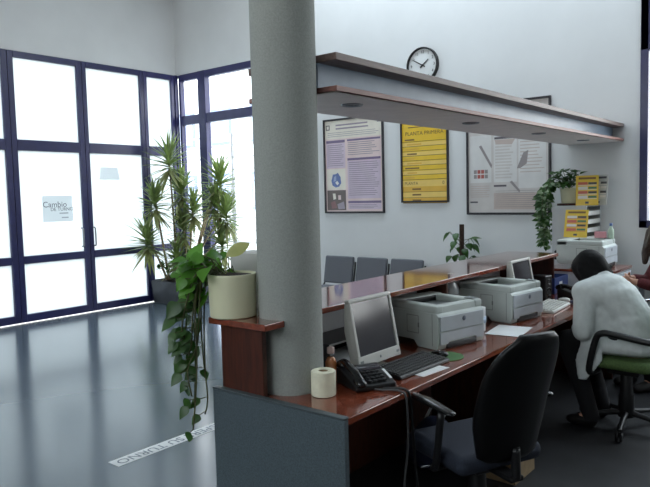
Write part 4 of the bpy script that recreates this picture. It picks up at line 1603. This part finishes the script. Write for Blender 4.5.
# green chair under the seated woman
GXC, GYC = -1.155, 4.53
t = thing('office_chair', 'green seated office chair with black loop arms under white coat', 'chair', (GXC, GYC, 0.001), math.radians(176))
chair_base(t)
soft_box(0.46, 0.46, 0.07, 0.033, Matrix.Translation((0.02, 0, 0.462))).build('seat', M_greenfab, t, smooth=60)
bk = MB()
bk.box(-0.03, 0.03, -0.21, 0.21, -0.21, 0.21, 0.028, 5, Matrix.Translation((-0.29, 0, 0.78)) @ Matrix.Rotation(math.radians(-8), 4, 'Y'))
bk.build('backrest', M_greenfab, t, smooth=60)
MB().tube(smoothpath([(-0.05, 0, 0.395), (-0.28, 0, 0.395), (-0.335, 0, 0.44), (-0.335, 0, 0.75)], 5), 0.018).build('back_bar', M_black, t)
for sd in (-1, 1):
    y = sd * 0.275
    a = MB()
    a.tube(smoothpath([(0.12, sd * 0.17, 0.405), (0.14, y, 0.42), (0.10, y, 0.62), (0.06, y, 0.668), (-0.02, y, 0.668), (-0.22, y, 0.645), (-0.30, sd * 0.24, 0.64), (-0.32, sd * 0.1, 0.64)], 6), 0.021)
    a.build('armrest', M_black, t)

# ------------------------------------------------------------------ people


def hand_fingers(b, wrist, d, side, curl_n, s=1.0):
    """adds a hand: palm + four fingers + thumb. d: pointing direction, side: towards the thumb, curl_n: palm side"""
    w = Vector(wrist)
    d = Vector(d).normalized()
    cn = Vector(curl_n)
    cn = (cn - d * cn.dot(d)).normalized()
    sd = Vector(side)
    sd = (sd - d * sd.dot(d) - cn * sd.dot(cn)).normalized()
    b.hull([(w, 0.024 * s), (w + d * 0.045 * s + sd * 0.022 * s, 0.015 * s), (w + d * 0.075 * s + sd * 0.026 * s, 0.012 * s),
            (w + d * 0.07 * s - sd * 0.028 * s, 0.012 * s), (w + d * 0.03 * s - sd * 0.024 * s, 0.015 * s)], 10)
    for i, (L, off) in enumerate(((0.068, 0.028), (0.076, 0.010), (0.070, -0.010), (0.055, -0.028))):
        p = w + d * 0.076 * s + sd * off * s
        segs = [p]
        ang = 0.35 + 0.08 * i
        for j in range(3):
            a = ang * (j + 1)
            p = p + (d * math.cos(a) + cn * math.sin(a)) * (L * s / 3 * (1.15 - 0.15 * j))
            segs.append(p)
        b.limb([tuple(q) for q in segs], [0.0092 * s, 0.0088 * s, 0.008 * s, 0.007 * s])
    p0 = w + d * 0.02 * s + sd * 0.022 * s
    p1 = p0 + (d * 0.6 + sd * 0.75 + cn * 0.3).normalized() * 0.035 * s
    p2 = p1 + (d * 0.9 + sd * 0.2 + cn * 0.5).normalized() * 0.03 * s
    b.limb([tuple(p0), tuple(p1), tuple(p2)], [0.014 * s, 0.010 * s, 0.008 * s])


def head(b, c, fwd, upv, s=1.0):
    """skull, jaw, nose, lips, ears around centre c"""
    c = Vector(c)
    f = Vector(fwd).normalized()
    u = Vector(upv)
    u = (u - f * u.dot(f)).normalized()
    l = u.cross(f)

    def P(a, bb, cc):
        return tuple(c + f * a * s + l * bb * s + u * cc * s)
    b.hull([(P(-0.015, 0, 0.03), 0.078 * s), (P(0.012, 0, 0.03), 0.074 * s)], 16)
    b.hull([(P(0.025, 0, 0.0), 0.062 * s), (P(0.052, 0, -0.085), 0.026 * s), (P(0.01, 0.035, -0.06), 0.025 * s), (P(0.01, -0.035, -0.06), 0.025 * s)], 14)
    b.hull([(P(0.088, 0, 0.012), 0.007 * s), (P(0.106, 0, -0.026), 0.011 * s), (P(0.092, 0, -0.032), 0.014 * s)], 10)
    b.hull([(P(0.080, 0.018, -0.058), 0.007 * s), (P(0.080, -0.018, -0.058), 0.007 * s), (P(0.087, 0, -0.056), 0.008 * s)], 10)
    for q in (-1, 1):
        b.hull([(P(-0.005, q * 0.078, 0.01), (0.014 * s, 0.008 * s, 0.022 * s)), (P(-0.003, q * 0.074, -0.015), (0.01 * s, 0.006 * s, 0.01 * s))], 10)
        b.hull([(P(0.078, q * 0.034, 0.022), 0.012 * s), (P(0.080, q * 0.022, 0.024), 0.010 * s)], 8)
    return P


# --- woman in the white coat, seated, facing the desk (-x), head bowed
wt_ = thing('person', 'seated person in white coat with short black hair bowed over the desk', 'person', (GXC, GYC, 0.0))
o3 = Vector((GXC, GYC, 0))


def L3(x, y, z):
    return (x - GXC, y - GYC, z - (0.03 if z > 0.8 else 0.0))


b = MB()
# trunk
b.hull([(L3(-1.09, 4.53, 0.565), (0.13, 0.17, 0.09)), (L3(-1.13, 4.53, 0.72), (0.105, 0.14, 0.10))], 16)
b.hull([(L3(-1.13, 4.53, 0.72), (0.105, 0.14, 0.10)), (L3(-1.235, 4.50, 0.93), (0.13, 0.14, 0.10))], 16)
b.hull([(L3(-1.375, 4.36, 0.96), 0.055), (L3(-1.205, 4.61, 0.95), 0.05), (L3(-1.28, 4.50, 0.985), (0.09, 0.10, 0.07))], 14)
b.limb([L3(-1.295, 4.51, 0.99), L3(-1.355, 4.545, 1.03)], [0.06, 0.055])
fdir = Vector((-0.62, 0.30, -0.74))
P1 = head(b, L3(-1.39, 4.56, 1.055), fdir, (-0.70, 0.2, 0.68), 1.0)
# arms
b.limb([L3(-1.38, 4.355, 0.95), L3(-1.365, 4.305, 0.66), L3(-1.45, 4.47, 0.65), L3(-1.46, 4.51, 0.648)], [0.05, 0.042, 0.03, 0.026])
hand_fingers(b, L3(-1.465, 4.525, 0.646), (-0.3, 0.9, -0.1), (0.8, 0.3, 0.4), (0, 0.2, -1))
b.limb([L3(-1.205, 4.615, 0.94), L3(-1.31, 4.84, 0.77), L3(-1.39, 4.67, 0.745), L3(-1.405, 4.645, 0.742)], [0.05, 0.042, 0.03, 0.026])
hand_fingers(b, L3(-1.41, 4.63, 0.740), (-0.3, -0.9, -0.1), (-0.5, -0.8, 0.2), (0, 0, -1))
# thighs, shins
for y, kx, ky in ((4.44, -1.50, 4.40), (4.62, -1.50, 4.66)):
    b.limb([L3(-1.10, y, 0.585), L3(kx, ky, 0.565), L3(kx + 0.10, ky, 0.28), L3(kx + 0.16, ky, 0.09), L3(kx + 0.08, ky, 0.045)], [0.085, 0.06, 0.05, 0.036, 0.03])
body = b.build('body', M_skin, wt_)
remeshed(body, 0.0065, 5)
# trousers
b = MB()
b.hull([(L3(-1.09, 4.53, 0.565), (0.138, 0.178, 0.085)), (L3(-1.12, 4.53, 0.64), (0.12, 0.15, 0.06))], 16)
for y, kx, ky in ((4.44, -1.50, 4.40), (4.62, -1.50, 4.66)):
    b.limb([L3(-1.10, y, 0.592), L3(kx, ky, 0.57), L3(kx + 0.10, ky, 0.28), L3(kx + 0.16, ky, 0.075)], [0.095, 0.072, 0.062, 0.056])
remeshed(b.build('trousers', M_trous, wt_), 0.012, 4)
for ky in (4.40, 4.66):
    s = MB()
    s.hull([((-1.34 - GXC, ky - GYC, 0.05), (0.042, 0.038, 0.05)), ((-1.45 - GXC, ky - GYC, 0.035), (0.055, 0.04, 0.034))], 14)
    for v in s.bm.verts:
        v.co.z = max(v.co.z, 0.002)
    s.build('shoe', M_shoe, wt_, smooth=60)
# coat
b = MB()
b.hull([(L3(-1.095, 4.53, 0.60), (0.15, 0.20, 0.10)), (L3(-1.135, 4.52, 0.74), (0.14, 0.18, 0.10))], 18)
b.hull([(L3(-1.125, 4.53, 0.74), (0.13, 0.175, 0.10)), (L3(-1.235, 4.50, 0.92), (0.155, 0.175, 0.10))], 18)
b.hull([(L3(-1.38, 4.35, 0.94), 0.074), (L3(-1.205, 4.61, 0.93), 0.07), (L3(-1.265, 4.50, 0.985), (0.12, 0.13, 0.07)), (L3(-1.215, 4.47, 0.90), (0.10, 0.13, 0.08))], 16)
b.limb([L3(-1.365, 4.355, 0.94), L3(-1.365, 4.30, 0.66), L3(-1.445, 4.46, 0.648)], [0.076, 0.064, 0.046])
b.hull([(L3(-1.33, 4.41, 0.90), (0.07, 0.07, 0.06)), (L3(-1.26, 4.42, 0.64), (0.10, 0.07, 0.08)), (L3(-1.16, 4.48, 0.70), 0.10)], 14)
b.limb([L3(-1.205, 4.61, 0.93), L3(-1.30, 4.85, 0.78), L3(-1.39, 4.685, 0.75)], [0.076, 0.062, 0.044])
# collar
b.hull([(L3(-1.335, 4.455, 1.02), 0.026), (L3(-1.285, 4.50, 1.05), 0.028), (L3(-1.275, 4.585, 1.02), 0.026)], 10)
# skirt over the thighs and the flap hanging at the near side
b.hull([(L3(-1.08, 4.53, 0.56), (0.16, 0.205, 0.07)), (L3(-1.31, 4.40, 0.575), (0.09, 0.10, 0.07)), (L3(-1.30, 4.65, 0.575), (0.09, 0.10, 0.07))], 16)
b.hull([(L3(-1.33, 4.33, 0.58), (0.06, 0.02, 0.04)), (L3(-1.28, 4.29, 0.50), (0.05, 0.014, 0.04)), (L3(-1.36, 4.28, 0.36), (0.035, 0.012, 0.02)), (L3(-1.40, 4.32, 0.46), (0.02, 0.014, 0.03))], 12)
coat = b.build('coat', M_coat, wt_)
remeshed(coat, 0.011, 5)
# hair
b = MB()


def hp(a, bb, cc):
    return P1(a, bb, cc)


b.hull([(hp(-0.03, 0, 0.045), 0.098), (hp(0.02, 0, 0.06), 0.085)], 18)
b.hull([(hp(-0.045, 0, 0.02), 0.088), (hp(-0.05, 0, -0.05), 0.066)], 16)
for q in (-1, 1):
    b.hull([(hp(-0.01, q * 0.065, 0.03), 0.042), (hp(0.035, q * 0.078, -0.085), 0.026), (hp(-0.04, q * 0.066, -0.075), 0.034)], 12)
    b.hull([(hp(0.05, q * 0.06, 0.03), 0.03), (hp(0.055, q * 0.074, -0.08), 0.02)], 12)
    b.hull([(hp(0.05, q * 0.045, 0.065), 0.035), (hp(0.045, q * 0.070, -0.02), 0.020)], 12)
b.hull([(hp(-0.07, -0.02, -0.05), 0.035), (hp(-0.105, -0.045, -0.065), 0.012)], 10)
remeshed(b.build('hair', M_hair, wt_), 0.009, 4)

# --- second person at the right edge, long brown hair, maroon sweater
VX, VY = -1.085, 5.80
pt = thing('person', 'person with long brown hair and maroon sweater at the right edge', 'person', (VX, VY, 0), math.radians(-38))


def V3(x, y, z):
    return (x, y, z)


b = MB()
b.hull([((0, 0, 0.55), (0.165, 0.13, 0.09)), ((0, -0.02, 0.75), (0.13, 0.10, 0.10))], 16)
b.hull([((0, -0.02, 0.75), (0.13, 0.10, 0.10)), ((-0.01, -0.04, 0.92), (0.15, 0.11, 0.09))], 16)
b.hull([((-0.17, -0.04, 0.98), 0.05), ((0.16, -0.04, 0.98), 0.05), ((0, -0.03, 1.0), (0.10, 0.07, 0.06))], 14)
b.limb([(0, -0.04, 1.02), (-0.05, -0.10, 1.10)], [0.05, 0.048])
P2 = head(b, (-0.085, -0.125, 1.17), (0.80, -0.60, -0.2), (0.2, -0.1, 1), 0.95)
b.limb([(-0.17, -0.04, 0.97), (-0.25, -0.09, 0.80), (-0.185, -0.28, 0.845), (-0.175, -0.315, 0.85)], [0.048, 0.040, 0.028, 0.025])
hand_fingers(b, (-0.17, -0.33, 0.852), (0.5, -0.8, 0.0), (0.3, 0.2, 1), (1, 0.4, 0), 0.95)
b.limb([(0.17, -0.04, 0.97), (0.18, -0.13, 0.76), (-0.04, -0.36, 0.835), (-0.07, -0.375, 0.84)], [0.048, 0.040, 0.028, 0.025])
hand_fingers(b, (-0.085, -0.385, 0.842), (-0.9, -0.4, 0.0), (0, -0.2, 1), (0.3, 1, 0), 0.95)
for s in (-1, 1):
    b.limb([(s * 0.09, -0.02, 0.54), (s * 0.11, -0.43, 0.53), (s * 0.11, -0.37, 0.25), (s * 0.11, -0.34, 0.08), (s * 0.11, -0.43, 0.04)], [0.082, 0.06, 0.05, 0.036, 0.03])
remeshed(b.build('body', M_skin, pt), 0.0065, 5)
b = MB()
b.hull([((0, 0, 0.58), (0.18, 0.145, 0.07)), ((0, -0.02, 0.76), (0.148, 0.118, 0.10))], 16)
b.hull([((0, -0.02, 0.76), (0.148, 0.118, 0.10)), ((-0.01, -0.04, 0.93), (0.165, 0.128, 0.09))], 16)
b.hull([((-0.17, -0.04, 0.975), 0.062), ((0.16, -0.04, 0.975), 0.062), ((0, -0.03, 1.005), (0.11, 0.08, 0.055))], 14)
b.limb([(-0.17, -0.04, 0.97), (-0.25, -0.09, 0.80), (-0.19, -0.265, 0.84)], [0.064, 0.056, 0.042])
b.limb([(0.17, -0.04, 0.97), (0.18, -0.13, 0.76), (-0.02, -0.34, 0.83)], [0.064, 0.056, 0.042])
remeshed(b.build('sweater', M_maroon, pt), 0.011, 4)
b = MB()
b.hull([((0, 0, 0.55), (0.175, 0.14, 0.085)), ((0, 0, 0.6), (0.16, 0.125, 0.06))], 16)
for s in (-1, 1):
    b.limb([(s * 0.09, -0.02, 0.545), (s * 0.11, -0.43, 0.535), (s * 0.11, -0.37, 0.25), (s * 0.11, -0.345, 0.105)], [0.092, 0.072, 0.062, 0.055])
remeshed(b.build('trousers', M_trous, pt), 0.012, 4)
for s in (-1, 1):
    q = MB()
    q.hull([((s * 0.11, -0.35, 0.05), (0.038, 0.045, 0.05)), ((s * 0.11, -0.46, 0.035), (0.04, 0.055, 0.034))], 14)
    for v in q.bm.verts:
        v.co.z = max(v.co.z, 0.002)
    q.build('shoe', M_shoe, pt, smooth=60)
for q in (-1, 1):
    e = MB()
    e.hull([(P2(0.0835, q * 0.031, 0.018), 0.0085), (P2(0.084, q * 0.029, 0.018), 0.0085)], 10)
    e.build('eye', mat('dark_eye', (40, 30, 26), 0.2), pt, smooth=60)
b = MB()
b.hull([(P2(-0.03, 0, 0.045), 0.095), (P2(0.015, 0, 0.062), 0.08)], 18)
b.hull([(P2(-0.045, 0, 0.02), 0.088), (P2(-0.06, 0, -0.14), 0.07)], 16)
for q in (-1, 1):
    b.limb([P2(-0.005, q * 0.068, 0.05), P2(0.0, q * 0.085, -0.04), P2(-0.005, q * 0.095, -0.13), P2(0.015, q * 0.10, -0.21)], [0.04, 0.034, 0.036, 0.022])
    b.limb([P2(0.045, q * 0.04, 0.08), P2(0.05, q * 0.072, 0.02), P2(0.03, q * 0.085, -0.06)], [0.03, 0.02, 0.022])
remeshed(b.build('hair', M_hairbrown, pt), 0.009, 3)

# the visitor's chair
t = thing('visitor_chair', 'dark chair with chrome frame under the person in maroon sweater', 'chair', (VX, VY, 0.001), math.radians(-38))
soft_box(0.44, 0.44, 0.05, 0.02, Matrix.Translation((0, -0.02, 0.435))).build('seat', M_blackfab, t, smooth=60)
MB().box(-0.21, 0.21, 0.20, 0.235, 0.55, 0.86, 0.015, 3).build('backrest', M_blackfab, t)
for s in (-1, 1):
    MB().tube(smoothpath([(s * 0.225, -0.22, 0.0), (s * 0.225, -0.23, 0.40), (s * 0.225, -0.22, 0.60), (s * 0.225, -0.16, 0.645), (s * 0.225, 0.18, 0.645)], 5), 0.011).build('leg', M_chrome, t)
    MB().tube(smoothpath([(s * 0.225, 0.27, 0.0), (s * 0.225, 0.20, 0.42), (s * 0.225, 0.215, 0.6), (s * 0.225, 0.245, 0.80)], 5), 0.011).build('leg', M_chrome, t)

# pale side table below the right window
t = thing('side_table', 'pale side table against the back wall under the right window', 'table', (-0.55, 6.45, 0))
MB().box(-0.98, 0.98, -0.28, 0.30, 0.735, 0.765, 0.004, 2).build('tabletop', mat('pale_table_laminate', (196, 198, 200), 0.35, var=0.03), t)
for sx in (-0.92, 0.92):
    for sy in (-0.22, 0.25):
        MB().box(sx - 0.02, sx + 0.02, sy - 0.02, sy + 0.02, 0, 0.735, 0.003, 1).build('leg', M_steel, t)
t = thing('pen_pot', 'small black pen pot on the pale side table', 'pen pot', (-1.40, 6.38, 0.766))
MB().lathe([(0, 0), (0.035, 0), (0.036, 0.09), (0.032, 0.09), (0.031, 0.006), (0, 0.006)], (0, 0, 0), 20).build('cup', M_black, t)
for i in range(3):
    MB().tube([(0.01 * (i - 1), 0.005 * i, 0.008), (0.025 * (i - 1), 0.012 * i - .01, 0.15)], 0.004, 8).build('pen', (M_black, M_navy, M_pole)[i], t)
